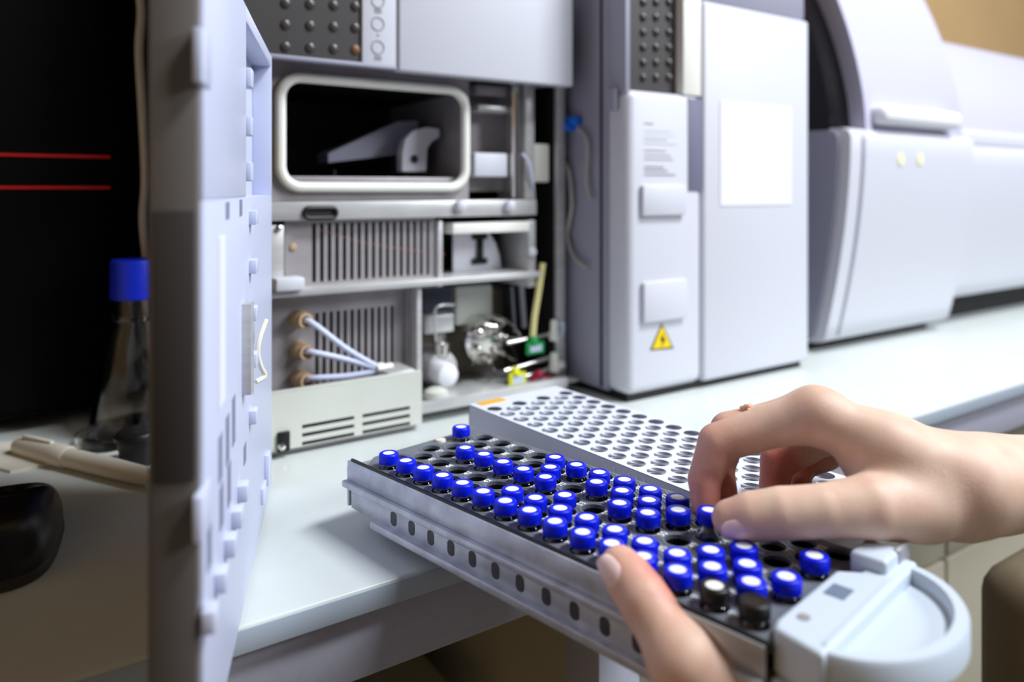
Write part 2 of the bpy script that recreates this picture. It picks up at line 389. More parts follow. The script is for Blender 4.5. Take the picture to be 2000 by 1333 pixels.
# column beside the window
cx0, cx1, _, _ = rect(925, 170, 1040, 370, YF)
part('side_bay_plate', B(GX1 + 0.006, py(995, 200, YF + 0.03).x, YF + 0.03, YF + 0.034, GZ0 - 0.004, PZ + 0.02), M_STEELD)
part('guide_rod', cyl(bmesh.new(), (py(1008, 250, YF).x, YF + 0.002, GZ0 - 0.01), (py(1008, 250, YF).x, YF + 0.002, PZ + 0.02), 0.0055), M_CHROME)
part('guide_rail', B(py(1022, 200, YF).x, py(1040, 200, YF).x, YF - 0.004, YF + 0.05, GZ0 - 0.012, PZ + 0.02, 0.001), M_STEEL)
x0, x1, z0, z1 = rect(925, 298, 990, 346, YF + 0.006)
part('slide_block', B(x0, x1, YF + 0.004, YF + 0.028, z0, z1, 0.002), M_WHITE)
x0, x1, z0, z1 = rect(930, 165, 992, 190, YF + 0.01)
part('top_bar', B(x0, x1, YF + 0.01, YF + 0.028, z0, z1, 0.002), M_STEELD)
x0, x1, z0, z1 = rect(930, 204, 992, 222, YF + 0.01)
part('cross_bar', B(x0, x1, YF + 0.006, YF + 0.028, z0, z1, 0.002), M_STEEL)
# right gap with cream block, edge strip
x0, x1, z0, z1 = rect(1044, 280, 1078, 356, YF)
part('sensor_block', B(x0, x1, YF + 0.004, YF + 0.03, z0, z1, 0.002), M_GASKET)
part('gap_liner', B(py(1040, 300, YF).x + 0.0005, X1 - 0.0065, YF + 0.05, YF + 0.054, 0.02, 0.56), M_DARK)
part('edge_strip', B(py(1084, 300, YF - 0.002).x, X1, YF - 0.006, YF, 0.012, PZ + 0.02, 0.001), M_STEEL)
# band under window
zb0, zb1 = py(700, 428, YF).z, GZ0 - 0.0125
part('cross_band', B(X0 + 0.006, py(1042, 400, YF).x, YF - 0.006, YF + 0.02, zb0, zb1, 0.0012), M_STEEL)
x0, x1, z0, z1 = rect(589, 402, 660, 425, YF - 0.006)
hb = part('grip_frame', tube(bmesh.new(), [(x, YF - 0.0075, z) for x, z in round_rect(x0 + 0.002, x1 - 0.002, z0, z1 - 0.002, 0.004, 4)], 0.002, 8, True), M_BLACK)
part('grip_recess', B(x0 + 0.003, x1 - 0.003, YF - 0.0068, YF - 0.005, z0 + 0.001, z1 - 0.003), M_DARK, hb)
for xx, yy in ((897, 402), (993, 402)):
    p = py(xx, yy, YF - 0.006)
    part('thumb_screw', lathe(bmesh.new(), (p.x, YF - 0.006, p.z), (0, -1, 0), [(0.0055, 0), (0.0058, 0.003), (0.005, 0.006), (0.002, 0.0075)], 20), M_WHITE)
# louvre plates, every slat a piece
def louvre(x0p, x1p, yt0, yb1, n, Y, name, back=M_BLACK):
    xa, xb, za, zb = rect(x0p, yt0, x1p, yb1, Y)
    pl = part(name, B(xa, xb, Y + 0.030, Y + 0.032, za - 0.002, zb + 0.002), back)
    pitch = (xb - xa) / n; s0 = None
    for k in range(n + 1):
        if s0 is None: s0 = part('slat', B(xa - pitch * 0.25, xa + pitch * 0.25, Y, Y + 0.0012, za, zb), M_STEELD, pl)
        else: share('slat', s0, pl, (pitch * k, 0, 0))
    return pl, xa, xb, za, zb
YV = YF + 0.004
pl, xa, xb, za, zb = louvre(606, 842, 437, 536, 17, YV, 'upper_louvre')
x0, x1, z0, z1 = rect(556, 431, 868, 560, YV)
part('louvre_border', B(x0, xa - 0.0015, YV - 0.0005, YV + 0.001, z0, z1), M_STEELD, pl)
part('louvre_border', B(xb + 0.0015, xb + 0.004, YV - 0.0005, YV + 0.001, z0, z1), M_STEELD, pl)
part('louvre_border', B(xa - 0.0015, xb + 0.0015, YV - 0.0005, YV + 0.001, zb, z1), M_STEELD, pl)
part('louvre_border', B(xa - 0.0015, xb + 0.0015, YV - 0.0005, YV + 0.001, z0, za), M_STEELD, pl)
pa, pb, pc = py(618, 447, YV + 0.007), py(730, 478, YV + 0.007), py(868, 497, YV + 0.007)
part('red_wire', tube(bmesh.new(), smooth_path([pa, pb, pc], 6), 0.0009, 6), M_REDW, label='thin red wire behind the slats')
p = py(572, 482, YV); part('screw', lathe(bmesh.new(), (p.x, YV, p.z), (0, -1, 0), [(0.0036, 0), (0.003, 0.002), (0.0008, 0.0026)], 14), M_BROWN)
x0, x1, z0, z1 = rect(536, 440, 556, 560, YF - 0.004)
part('left_bracket', B(X0 + 0.008, x1, YF - 0.004, YF + 0.03, z0, z1, 0.002), M_STEEL)
for yy in (447, 552):
    p = py(543, yy, YF - 0.004); part('screw', lathe(bmesh.new(), (p.x, YF - 0.004, p.z), (0, -1, 0), [(0.003, 0), (0.0026, 0.002), (0.0008, 0.0026)], 14), M_CHROME)
x0, x1, z0, z1 = rect(853, 432, 863, 560, YV - 0.002)
part('divider_post', B(x0, x1, YV - 0.004, YB, z0, z1, 0.0008), M_STEEL)
# lit opening with the black I-shaped bracket
x0, x1, z0, z1 = rect(884, 453, 1032, 545, YF + 0.03)
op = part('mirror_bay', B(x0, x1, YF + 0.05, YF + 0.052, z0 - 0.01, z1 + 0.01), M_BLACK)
Yq = YF + 0.028
part('curved_white_plate', prism(bmesh.new(), [P2(886, 548, Yq), P2(886, 455, Yq), P2(955, 455, Yq), P2(968, 475, Yq), P2(976, 500, Yq), P2(981, 548, Yq)], Yq, Yq + 0.003), M_PAPER, op)
bm = bmesh.new()
for (xa_, ya_, xb_, yb_) in ((922, 458, 950, 467), (931, 466, 942, 508), (922, 506, 950, 515)):
    a, b, c_, d = rect(xa_, ya_, xb_, yb_, Yq - 0.001); box(bm, a, b, Yq - 0.003, Yq, c_, d)
part('i_bracket', bm, M_BLACK, op)
x0, x1, z0, z1 = rect(884, 437, 1034, 452, YF - 0.006)
part('bright_bar', B(x0, x1, YF - 0.007, YF + 0.02, z0, z1, 0.001), M_GASKET)
x0, x1, z0, z1 = rect(1028, 430, 1042, 560, YF)
part('bay_post', B(x0, x1, YF - 0.004, YF + 0.06, z0, z1, 0.001), M_STEEL)
p = py(1038, 492, YF - 0.004); part('screw', lathe(bmesh.new(), (p.x, YF - 0.004, p.z), (0, -1, 0), [(0.005, 0), (0.0045, 0.003), (0.001, 0.004)], 14), M_WHITE)
# middle shelf
sz = py(700, 563, YF - 0.012).z
part('middle_shelf', B(X0 + 0.006, py(1042, 545, YF).x, YF - 0.014, YB - 0.001, sz - 0.003, sz + 0.003, 0.001), M_STEEL)
x0, x1, z0, z1 = rect(538, 555, 595, 578, YF - 0.02)
part('shelf_bracket', B(x0, x1, YF - 0.022, YF - 0.004, sz + 0.003, sz + 0.014, 0.002), M_WHITE)
# lower left bay
YL = YF + 0.012
pl2, xa2, xb2, za2, zb2 = louvre(612, 772, 612, 728, 12, YL, 'lower_louvre')
x0, x1, z0, z1 = rect(538, 575, 795, 770, YL)
part('louvre_border', B(X0 + 0.007, xa2 - 0.0015, YL - 0.0005, YL + 0.001, z0, sz - 0.004), M_STEELD, pl2)
part('louvre_border', B(xa2 - 0.0015, xb2 + 0.0015, YL - 0.0005, YL + 0.001, zb2, sz - 0.004), M_STEELD, pl2)
part('louvre_border', B(xb2 + 0.0015, x1, YL - 0.0005, YL + 0.001, z0, sz - 0.004), M_STEELD, pl2)
part('louvre_border', B(xa2 - 0.0015, xb2 + 0.0015, YL - 0.0005, YL + 0.001, z0, za2), M_STEELD, pl2)
x0, x1, z0, z1 = rect(812, 566, 822, 745, YF - 0.004)
part('bay_post', B(x0, x1, YF - 0.006, YF + 0.05, z0, sz - 0.003, 0.0008), M_STEEL)
x0, x1, z0, z1 = rect(790, 566, 811, 745, YF + 0.01)
part('post_web', B(x0, x1, YF + 0.006, YF + 0.05, z0, sz - 0.003), M_STEELD)
# tan fittings with frosted tubes
conn = py(742, 722, YF - 0.02)
for k, (xx, yy) in enumerate(((580, 622), (582, 683), (583, 738))):
    p = py(xx, yy, YL)
    ft = part('tube_fitting', lathe(bmesh.new(), (p.x, YL, p.z), (0.12, -1, 0), [(0.0075, 0), (0.0078, 0.006), (0.0074, 0.011), (0.0066, 0.0115), (0.0064, 0.018), (0.0044, 0.0182), (0.0042, 0.012)], 20), M_BROWN)
    q0 = Vector((p.x + 0.002, YL - 0.012, p.z)); q1 = Vector((p.x + 0.008, YL - 0.022, p.z - 0.003 * (1 - k)))
    part('tube', tube(bmesh.new(), smooth_path([q0, q1, q1.lerp(conn, 0.5) + Vector((0, 0, (-0.002, 0.001, -0.002)[k])), conn + Vector((0, 0, 0.001 * (1 - k)))], 8), 0.0026, 10), M_TUBEW, ft)
part('tube_connector', lathe(bmesh.new(), conn - Vector((0.004, 0, 0)), (1, 0, 0.1), [(0.003, 0), (0.0052, 0.001), (0.0056, 0.005), (0.0045, 0.008), (0.0035, 0.009), (0.003, 0.016)], 18), M_GASKET)
# cream drawer cover with two banks of slots
YD = 0.597
dx1 = py(824, 800, YD).x; dz1 = py(540, 767, YD).z
dr = part('drawer_cover', B(X0 - 0.004, dx1, YD + 0.0012, YD + 0.005, 0.006, dz1 - 0.001), M_STEELD)
part('drawer_side', B(dx1 - 0.003, dx1, YD + 0.005, YF - 0.006, 0.006, dz1 - 0.002), M_DRAWER, dr)
part('drawer_floor', B(X0 - 0.004, dx1 - 0.003, YD + 0.005, YF - 0.006, 0.002, 0.006), M_STEELD, dr)
part('drawer_block', B(dx1 - 0.030, dx1 - 0.003, YD + 0.006, YF - 0.008, 0.006, dz1 + 0.001, 0.002), M_STEEL, dr)
part('drawer_top_lip', B(X0 - 0.004, dx1, YD, YD + 0.006, dz1 - 0.0012, dz1, 0.0004), M_DRAWER, dr)
xs = [X0 - 0.004, py(590, 800, YD).x, py(692, 800, YD).x, py(708, 800, YD).x, py(801, 800, YD).x, dx1]
zt = py(640, 822, YD).z; pit = 0.0068; sh = 0.0030
for a, b in ((0, 1), (2, 3), (4, 5)): part('drawer_face', B(xs[a], xs[b], YD, YD + 0.0012, 0.006, dz1 - 0.0012), M_DRAWER, dr)
for a, b in ((1, 2), (3, 4)):
    off = 0.0
    part('drawer_face', B(xs[a], xs[b], YD, YD + 0.0012, zt, dz1 - 0.0012), M_DRAWER, dr)
    for k in range(3):
        z_hi = zt - sh - pit * k; z_lo = zt - pit * (k + 1) if k < 2 else 0.006
        part('slot_rib', B(xs[a], xs[b], YD, YD + 0.0012, z_lo, z_hi), M_DRAWER, dr)
        part('slot', B(xs[a], xs[b], YD + 0.0009, YD + 0.0013, z_hi, z_hi + sh), M_BLACK, dr)
x0, x1, z0, z1 = rect(541, 845, 565, 880, YD)
part('latch', B(x0, x1, YD - 0.003, YD + 0.0005, z0, z1, 0.001), M_BLACK, dr)
p = py(550, 873, YD - 0.003); part('screw', lathe(bmesh.new(), (p.x, YD - 0.003, p.z), (0, -1, 0), [(0.003, 0), (0.0026, 0.002), (0.0008, 0.0026)], 14), M_CHROME, dr)
# lower right bay: sill, pump head, valve, rods, tags
bz = py(950, 770, YF - 0.01).z
part('sill', B(dx1 + 0.002, X1, YF - 0.03, YF + 0.03, 0.012, py(900, 782, YF - 0.03).z, 0.0015), M_STEEL)
x0, x1, z0, z1 = rect(832, 812, 912, 828, YF - 0.034)
part('sill_rail', B(dx1 + 0.002, X1 - 0.02, YF - 0.036, YF - 0.03, 0.010, 0.02, 0.001), M_STEEL)
part('bay_back', B(dx1, X1 - 0.0065, YF + 0.07, YF + 0.073, 0.012, sz - 0.003), M_VOID)
x0, x1, z0, z1 = rect(826, 562, 882, 618, YF + 0.03)
part('dark_plate', B(x0, x1, YF + 0.03, YF + 0.034, z0, z1), mat('plate_navy', rgb(52, 54, 72), 0.5))
x0, x1, z0, z1 = rect(826, 618, 882, 646, YF + 0.02)
part('pump_bracket', B(x0, x1, YF + 0.015, YF + 0.06, z0, z1, 0.001), M_STEEL)
x0, x1, z0, z1 = rect(886, 560, 958, 628, YF + 0.04)
part('motor_plate', B(x0, x1, YF + 0.035, YF + 0.06, z0, z1, 0.003), M_DRAWER)
part('steel_line', tube(bmesh.new(), smooth_path([py(852, 668, YF + 0.01), py(850, 640, YF + 0.008), py(850, 606, YF + 0.008), py(862, 597, YF + 0.008), py(886, 596, YF + 0.012)], 5), 0.0014, 8), M_STEEL)
p = py(852, 715, YF + 0.03)
ph = part('pump_head', lathe(bmesh.new(), (p.x, YF + 0.05, p.z), (0, -1, 0), [(0.019, 0), (0.0195, 0.02), (0.016, 0.034), (0.010, 0.036)], 28), M_STEEL)
part('pump_neck', lathe(bmesh.new(), (p.x, YF + 0.02, p.z + 0.012), (0, 0, 1), [(0.008, 0), (0.008, 0.008), (0.0085, 0.0085), (0.0085, 0.013), (0.005, 0.014), (0.0045, 0.022), (0.002, 0.023)], 18), M_CHROME, ph)
p = py(882, 735, YF - 0.012)
part('white_knob', lathe(bmesh.new(), (p.x - 0.002, YF + 0.014, p.z), (0, -1, 0), [(0.0095, 0), (0.0112, 0.003), (0.0115, 0.018), (0.0105, 0.0235), (0.007, 0.0255), (0.001, 0.026)], 28), M_PAPER)
p = py(852, 770, YF - 0.012)
part('seal_cup', lathe(bmesh.new(), (p.x, YF - 0.012, p.z - 0.006), (0, 0, 1), [(0.010, 0), (0.012, 0.004), (0.011, 0.009), (0.006, 0.012)], 20), M_DRAWER)
vc = py(962, 672, YF + 0.012)
vb = part('switching_valve', lathe(bmesh.new(), (vc.x, YF + 0.06, vc.z), (0, -1, 0), [(0.020, 0), (0.020, 0.018), (0.0235, 0.019), (0.0235, 0.034), (0.020, 0.037), (0.008, 0.038)], 28), M_CHROME)
for k in range(6):
    a = k * math.pi / 3 + 0.3
    part('valve_nut', lathe(bmesh.new(), (vc.x + 0.014 * math.cos(a), YF + 0.022, vc.z + 0.014 * math.sin(a)), (0.3 * math.cos(a), -1, 0.3 * math.sin(a)), [(0.0042, 0), (0.0042, 0.006), (0.003, 0.0065), (0.0028, 0.012), (0.001, 0.013)], 8), M_CHROME, vb)
    part('valve_line', tube(bmesh.new(), smooth_path([(vc.x + 0.017 * math.cos(a), YF + 0.011, vc.z + 0.017 * math.sin(a)), (vc.x + 0.026 * math.cos(a), YF - 0.002, vc.z + 0.024 * math.sin(a)), (vc.x + 0.03 * math.cos(a + 0.5), YF + 0.02, vc.z + 0.03 * math.sin(a + 0.5)), (vc.x + 0.02 * math.cos(a + 1), YF + 0.05, vc.z + 0.03 * math.sin(a + 1))], 5), 0.0009, 6), M_CHROME, vb)
for xa_, ya_, xb_, yb_ in ((990, 670, 1080, 652), (985, 725, 1085, 695), (1010, 740, 1100, 712)):
    part('steel_rod', cyl(bmesh.new(), py(xa_, ya_, YF - 0.004), py(xb_, yb_, YF - 0.004), 0.0022), M_CHROME)
for yy, rr in ((636, 0.0042), (655, 0.0052), (700, 0.0046), (716, 0.0055)):
    p = py(1082, yy, YF - 0.006); part('union_nut', lathe(bmesh.new(), p - Vector((0, 0, 0.006)), (0, 0, 1), [(rr * 0.7, 0), (rr, 0.001), (rr, 0.009), (rr * 0.7, 0.012)], 10), M_GASKET)
p = py(1100, 712, YF - 0.006); part('union_nut', lathe(bmesh.new(), p, (-1, 0, -0.1), [(0.0045, 0), (0.005, 0.002), (0.005, 0.01), (0.003, 0.013)], 10), M_GASKET)
part('yellow_tube', tube(bmesh.new(), smooth_path([py(1060, 515, YF - 0.002), py(1052, 570, YF - 0.006), py(1044, 620, YF - 0.008), py(1040, 664, YF - 0.008)], 6), 0.0034, 10), M_YEL)
def hang_tag(name, xx, yy, wpx, hpx, m, rot):
    p = py(xx, yy, YF - 0.010); s_ = wpx / F * p.xy.length; h_ = hpx / F * p.xy.length
    t = part(name, B(-s_ / 2, s_ / 2, -0.003, 0.003, -h_, 0, 0.002).copy() if False else B(p.x - s_ / 2, p.x + s_ / 2, p.y - 0.002, p.y + 0.002, p.z - h_, p.z, 0.0015), m)
    part('tag_loop', lathe(bmesh.new(), (p.x - s_ * 0.1, p.y, p.z - 0.001), (0, 0, 1), [(s_ * 0.25, 0), (s_ * 0.22, 0.004), (s_ * 0.12, 0.007)], 14), m, t)
    part('tag_label', B(p.x - s_ * 0.32, p.x + s_ * 0.32, p.y - 0.0026, p.y - 0.0018, p.z - h_ * 0.75, p.z - h_ * 0.25), M_TUBEW, t)
hang_tag('green_tag', 1045, 668, 42, 24, M_GREEN, 0)
hang_tag('lime_tag', 1010, 728, 40, 26, M_LIME, 0)
hang_tag('red_tag', 1055, 734, 44, 24, M_RED, 0)
for (xx, y0_, y1_, rr) in ((1000, 560, 650, 0.0014), (1018, 556, 640, 0.003), (1060, 565, 640, 0.0012)):
    part('capillary', cyl(bmesh.new(), py(xx, y0_, YF + 0.03), py(xx + 6, y1_, YF + 0.03), rr), M_CASE)
part('clear_line', tube(bmesh.new(), smooth_path([py(1084, 640, YF - 0.008), py(1100, 632, YF - 0.02), py(1098, 655, YF - 0.012), py(1086, 668, YF - 0.008)], 6), 0.001, 6), M_TUBEW)
part('clear_line', tube(bmesh.new(), smooth_path([py(1020, 300, YF - 0.004), py(1034, 320, YF - 0.008), py(1041, 360, YF - 0.006), py(1044, 400, YF + 0.01)], 6), 0.0015, 6), M_TUBEW)

# ---------------------------------------------------------------- the swung door (part of the chromatograph)
D0 = Vector((0.158, 0.540, 0)); DD = (pz(440, 1333, 0.006) - pz(530, 938, 0.006)); DD.z = 0; DD.normalize()
DN = Vector((-DD.y, DD.x, 0))                      # inner-face normal, towards the instrument bays
DL, DT = 0.279, 0.0165
MD = Matrix((( DD.x, DN.x, 0, D0.x), (DD.y, DN.y, 0, D0.y), (0, 0, 1, 0), (0, 0, 0, 1)))
def dl(bm): bm.transform(MD); return bm
DZ0, DZ1 = 0.004, 0.306
def dface(x, y, n=0.0):
    """(t, z) on the door's inner face met by the view ray"""
    q = D0 + DN * n; rr = ray(x, y); k = (q - O).dot(DN) / rr.dot(DN); p = O + rr * k
    return (p - D0).dot(DD), p.z
PT0, PT1, PZ0, PZ1 = 0.006, dface(481, 200)[0], dface(500, 383)[1] + 0.0, DZ1 - 0.008
bm = bmesh.new()
box(bm, 0, DL, -DT, -0.0125, DZ0, DZ1, 0.0015)
box(bm, 0, DL, -0.0125, 0, DZ0, PZ0, 0.0006)
box(bm, PT1, DL, -0.0125, 0, PZ0, DZ1, 0.0006)
box(bm, 0, PT0, -0.0125, 0, PZ0, DZ1, 0.0006)
box(bm, PT0, PT1, -0.0125, 0, PZ1, DZ1, 0.0006)
door = part('door', dl(bm), M_DOORP, label='white plastic door swung wide open, inner side towards the bays')
bm = bmesh.new(); box(bm, DL - 0.0005, DL + 0.004, -DT - 0.001, -0.0012, DZ0, DZ1, 0.0015)
part('door_end_cap', dl(bm), M_DOORE, door, label='grey brown end edge of the door')
bm = bmesh.new(); box(bm, DL + 0.003, DL + 0.0052, -0.0158, -0.002, 0.112, 0.205, 0.001)
part('grip_strip', dl(bm), mat('grip_dark', rgb(58, 53, 52), 0.5), door)
for za_, zb_ in ((0.248, 0.267), (0.092, 0.108)):
    bm = bmesh.new(); box(bm, DL - 0.01, DL + 0.009, -0.0025, 0.001, za_, zb_, 0.001); part('latch', dl(bm), M_DOORP, door)
def peg(x, y, tw, h, n=0.004, m=M_DOORP, name='peg'):
    t, z = dface(x, y); bm = bmesh.new(); box(bm, t - tw / 2, t + tw / 2, -0.0004, n, z - h / 2, z + h / 2, 0.0008)
    part(name, dl(bm), m, door)
for yy in (425, 520, 612, 702, 812): peg(488, yy, 0.010, 0.0075)
for xx, yy in ((466, 960), (454, 1010), (440, 1065), (421, 1132), (398, 1208)): peg(xx, yy, 0.009, 0.008, 0.0045, name='foot_pad')
peg(518, 915, 0.012, 0.02, 0.003); peg(512, 962, 0.016, 0.010, 0.002)
for yy in (150, 245, 335):
    bm = bmesh.new(); t, z = PT1 - 0.006, dface(481, yy)[1]; box(bm, t - 0.006, t + 0.005, -0.004, 0.0025, z - 0.005, z + 0.005, 0.0008); part('hook', dl(bm), M_DOORP, door)
for xx, y0_, y1_ in ((444, 395, 428), (470, 390, 422), (444, 812, 905), (456, 775, 868), (430, 850, 940), (447, 905, 985), (432, 948, 1030), (408, 1030, 1110), (478, 868, 905)):
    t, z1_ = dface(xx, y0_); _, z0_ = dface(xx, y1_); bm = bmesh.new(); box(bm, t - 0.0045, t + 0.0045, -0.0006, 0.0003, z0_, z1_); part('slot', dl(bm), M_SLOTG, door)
t, z1_ = dface(432, 462); _, z0_ = dface(432, 790)
bm = bmesh.new(); box(bm, t - 0.008, t + 0.008, -0.0003, 0.0006, z0_, z1_); nl = part('notice_label', dl(bm), M_PAPER, door)
t, z1_ = dface(476, 590); _, z0_ = dface(476, 765)
bm = bmesh.new(); box(bm, t - 0.003, t + 0.008, -0.0003, 0.0045, z0_, z1_, 0.0004); part('metal_plate', dl(bm), M_STEEL, door)
t, z = dface(494, 690); bm = bmesh.new()
tube(bm, smooth_path([(t - 0.006, 0.0065, z + 0.017), (t, 0.0036, z + 0.008), (t + 0.002, 0.0028, z), (t + 0.001, 0.0045, z - 0.008), (t - 0.001, 0.0062, z - 0.013), (t + 0.004, 0.002, z - 0.015)], 6), 0.0014, 8)
part('spring_clip', dl(bm), M_IVORY, door, label='small ivory spring clip')
t, z = dface(458, 1038); bm = bmesh.new(); lathe(bm, (t, -0.0002, z), (0, 1, 0), [(0.0014, 0), (0.0012, 0.0006)], 12); part('screw', dl(bm), M_BLACK, door)
for zz in (0.03, 0.28):
    part('hinge', B(X0 - 0.016, X0 - 0.005, D0.y + 0.034, YF + 0.01, zz - 0.01, zz + 0.01, 0.001), M_CASE)

# ================================================================ column oven cabinet (middle instrument)
OX0, OX1, OY, OYB, OH = 0.509, 0.797, 0.553, 0.96, 0.47
ov = empty('oven_cabinet', ((OX0 + OX1) / 2, (OY + OYB) / 2, 0), 'tall pale grey instrument cabinet with yellow warning triangle on its front', 'instrument')
def opart(name, bm, m, parent=ov, **k): return obj(name, bm, m, parent, **k)
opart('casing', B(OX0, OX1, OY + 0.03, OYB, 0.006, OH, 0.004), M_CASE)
fx = lambda x, y=300: py(x, y, OY).x
fz = lambda x, y: py(x, y, OY).z
bm = B(OX0, fx(1372), OY, OY + 0.034, 0.008, fz(1240, 174), 0.009, 4)
fl = opart('front_door', bm, M_WHITE)
opart('front_panel', B(fx(1372) + 0.0008, OX1, OY - 0.001, OY + 0.03, 0.008, fz(1470, 20), 0.004, 3), M_WHITE)
opart('top_cap', B(fx(1372) + 0.0008, OX1, OY + 0.004, OY + 0.06, fz(1470, 20) + 0.001, OH + 0.01, 0.004), M_CASE)
ok_ = opart('keypad', B(OX0 + 0.006, fx(1336), OY + 0.012, OY + 0.03, fz(1240, 174) - 0.004, OH + 0.01), M_PAD)
opart('keypad_edge', B(OX0, OX0 + 0.006, OY + 0.004, OY + 0.03, fz(1240, 174) - 0.004, OH + 0.01, 0.001), M_CASE)
okey = None
for xx in (1256, 1281, 1306, 1329):
    for k in range(9):
        p = py(xx, 152 - 29.5 * k, OY + 0.012)
        if okey is None:
            okey = opart('key', lathe(bmesh.new(), p, (0, -1, 0), [(0.0042, 0), (0.004, 0.0016), (0.0028, 0.0028), (0.0008, 0.0032)], 14), M_KEY, ok_); okb = p
        else: share('key', okey, ok_, p - okb)
opart('marking_strip', B(fx(1336) + 0.0004, fx(1371), OY + 0.001, OY + 0.03, fz(1350, 186), OH + 0.01, 0.001), M_GASKET)
x0, x1, z0, z1 = rect(1344, 192, 1371, 374, OY - 0.0004)
opart('grip_recess', B(x0, x1, OY - 0.0006, OY + 0.02, z0, z1, 0.0002), mat('recess_slate', rgb(112, 112, 134), 0.6), fl)
for (a, b, c_, d) in ((1250, 362, 1334, 420), (1252, 552, 1336, 620)):
    x0, x1, z0, z1 = rect(a, b, c_, d, OY)
    opart('cover_cap', B(x0, x1, OY - 0.005, OY + 0.002, z0, z1, 0.0015), M_WHITE, fl)
# warning triangle with a bolt
def tri(cx_, y_top, y_bot, half): return [P2(cx_ - half, y_bot, OY - 0.0006), P2(cx_ + half, y_bot - 4, OY - 0.0006), P2(cx_, y_top, OY - 0.0006)]
wt = opart('warning_sign', prism(bmesh.new(), tri(1293, 632, 685, 23), OY - 0.0004, OY + 0.0004), M_BLACK, fl, smooth=False)
opart('warning_field', prism(bmesh.new(), tri(1293, 637, 682, 19), OY - 0.0007, OY - 0.0003), M_WARN, wt, smooth=False)
bm = prism(bmesh.new(), [P2(1295, 650, OY), P2(1288, 665, OY), P2(1293, 666, OY), P2(1290, 679, OY), P2(1299, 662, OY), P2(1294, 661, OY)], OY - 0.0010, OY - 0.0006)
opart('bolt_mark', bm, M_BLACK, wt, smooth=False)
# grey printed lines of small text: kept as illegible as in the photograph
for k, (a, b, c_) in enumerate(((1258, 1276, 240), (1258, 1312, 255), (1258, 1318, 263), (1258, 1302, 271), (1258, 1322, 280), (1258, 1300, 293), (1258, 1310, 302), (1258, 1314, 310), (1258, 1296, 325), (1258, 1304, 332), (1258, 1318, 340))):
    x0, x1, z0, z1 = rect(a, c_, b, c_ + 3.4, OY)
    opart('printed_line', B(x0, x1, OY - 0.0003, OY + 0.0005, z0, z1), M_INK, fl)
x0, x1, z0, z1 = rect(1406, 196, 1545, 400, OY - 0.001)
opart('paper_label', B(x0, x1, OY - 0.0018, OY, z0, z1), M_PAPER)
opart('side_groove', B(OX0 - 0.0006, OX0 + 0.002, OY + 0.038, OY + 0.042, 0.01, OH), M_DARK)
x0 = px(1197, 200, OX0 - 0.003)
opart('side_hinge', B(OX0 - 0.006, OX0, x0.y - 0.006, x0.y + 0.006, px(1197, 216, OX0).z, px(1197, 175, OX0).z, 0.001), M_CASE)
opart('foot_gasket', B(OX0 + 0.006, OX1 - 0.004, OY + 0.008, OYB - 0.01, 0.0, 0.008), M_BLACK)
# blue clip and thin lines on the side
cb = px(1118, 240, OX0 - 0.003)
clip = empty('hose_clip', cb, 'small bright blue hose clip fixed to the grey side of the tall cabinet', 'clip')
obj('clip_body', B(OX0 - 0.009, OX0, px(1138, 240, OX0).y, px(1098, 240, OX0).y, px(1118, 247, OX0).z, px(1118, 229, OX0).z, 0.002), M_BLUEC, clip)
obj('clip_jaw', cyl(bmesh.new(), (OX0 - 0.012, cb.y, px(1118, 250, OX0).z), (OX0, cb.y, px(1118, 250, OX0).z), 0.004), M_BLUEC, clip)
for nm, ptsx, lb in (('hose', ((1094, 268), (1090, 300), (1110, 330), (1117, 400), (1108, 460), (1122, 502), (1146, 522)), 'thin grey hose curving down the side of the tall cabinet, near the open instrument'),
                 ('hose', ((1128, 250), (1145, 268), (1148, 300), (1146, 350), (1153, 388)), 'short thin grey hose hanging from the blue clip')):
    h = obj(nm, tube(bmesh.new(), smooth_path([px(a, b, OX0 - 0.006) for a, b in ptsx], 8), 0.0022, 8), mat('hose_grey', rgb(172, 170, 166), 0.4)); tag(h, lb, 'hose')

# ================================================================ rounded analyser on the right
AX0, AXM, AX1, AYB = 0.868, 1.185, 1.95, 1.05
an = empty('rounded_analyser', (1.35, 0.8, 0), 'large rounded white analyser with black visor at the right of the bench', 'instrument')
def apart(name, bm, m, parent=an, **k): return obj(name, bm, m, parent, **k)
zl = py(1700, 252, 0.55).z
def prof_low(y0, zb, zt):        # (y, z) side outline of the bulging lower casing
    p = []
    for k in range(13):
        t = k / 12; p.append((y0 + 0.036 * (1 - t) ** 1.8, zb + 0.008 + (zt - zb - 0.02) * t))
    return [(AYB, zb), (y0 + 0.06, zb), (y0 + 0.045, zb + 0.002)] + p + [(y0 + 0.003, zt - 0.004), (y0 + 0.012, zt), (AYB, zt)]
apart('lower_casing', prism(bmesh.new(), prof_low(0.546, 0.012, zl), AX0 + 0.006, AXM, 'x'), M_WHITE, angle=50)
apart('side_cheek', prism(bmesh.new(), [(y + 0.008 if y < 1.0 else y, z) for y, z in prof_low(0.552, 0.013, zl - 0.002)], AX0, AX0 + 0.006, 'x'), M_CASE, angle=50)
apart('trim_line', prism(bmesh.new(), [(y - 0.0012 if y < 1.0 else y - 0.2, z) for y, z in prof_low(0.546, 0.014, zl - 0.003)], AX0 + 0.030, AX0 + 0.036, 'x'), M_CASE, angle=50)
apart('extension_casing', prism(bmesh.new(), prof_low(0.552, 0.042, zl - 0.012), AXM, AX1, 'x'), M_WHITE, angle=50)
apart('extension_foot', B(AXM + 0.004, AX1 - 0.01, 0.64, AYB, 0.0, 0.04), M_DARK)
apart('foot', B(AX0 + 0.02, AXM - 0.01, 0.61, AYB, 0.0, 0.011), M_DARK)
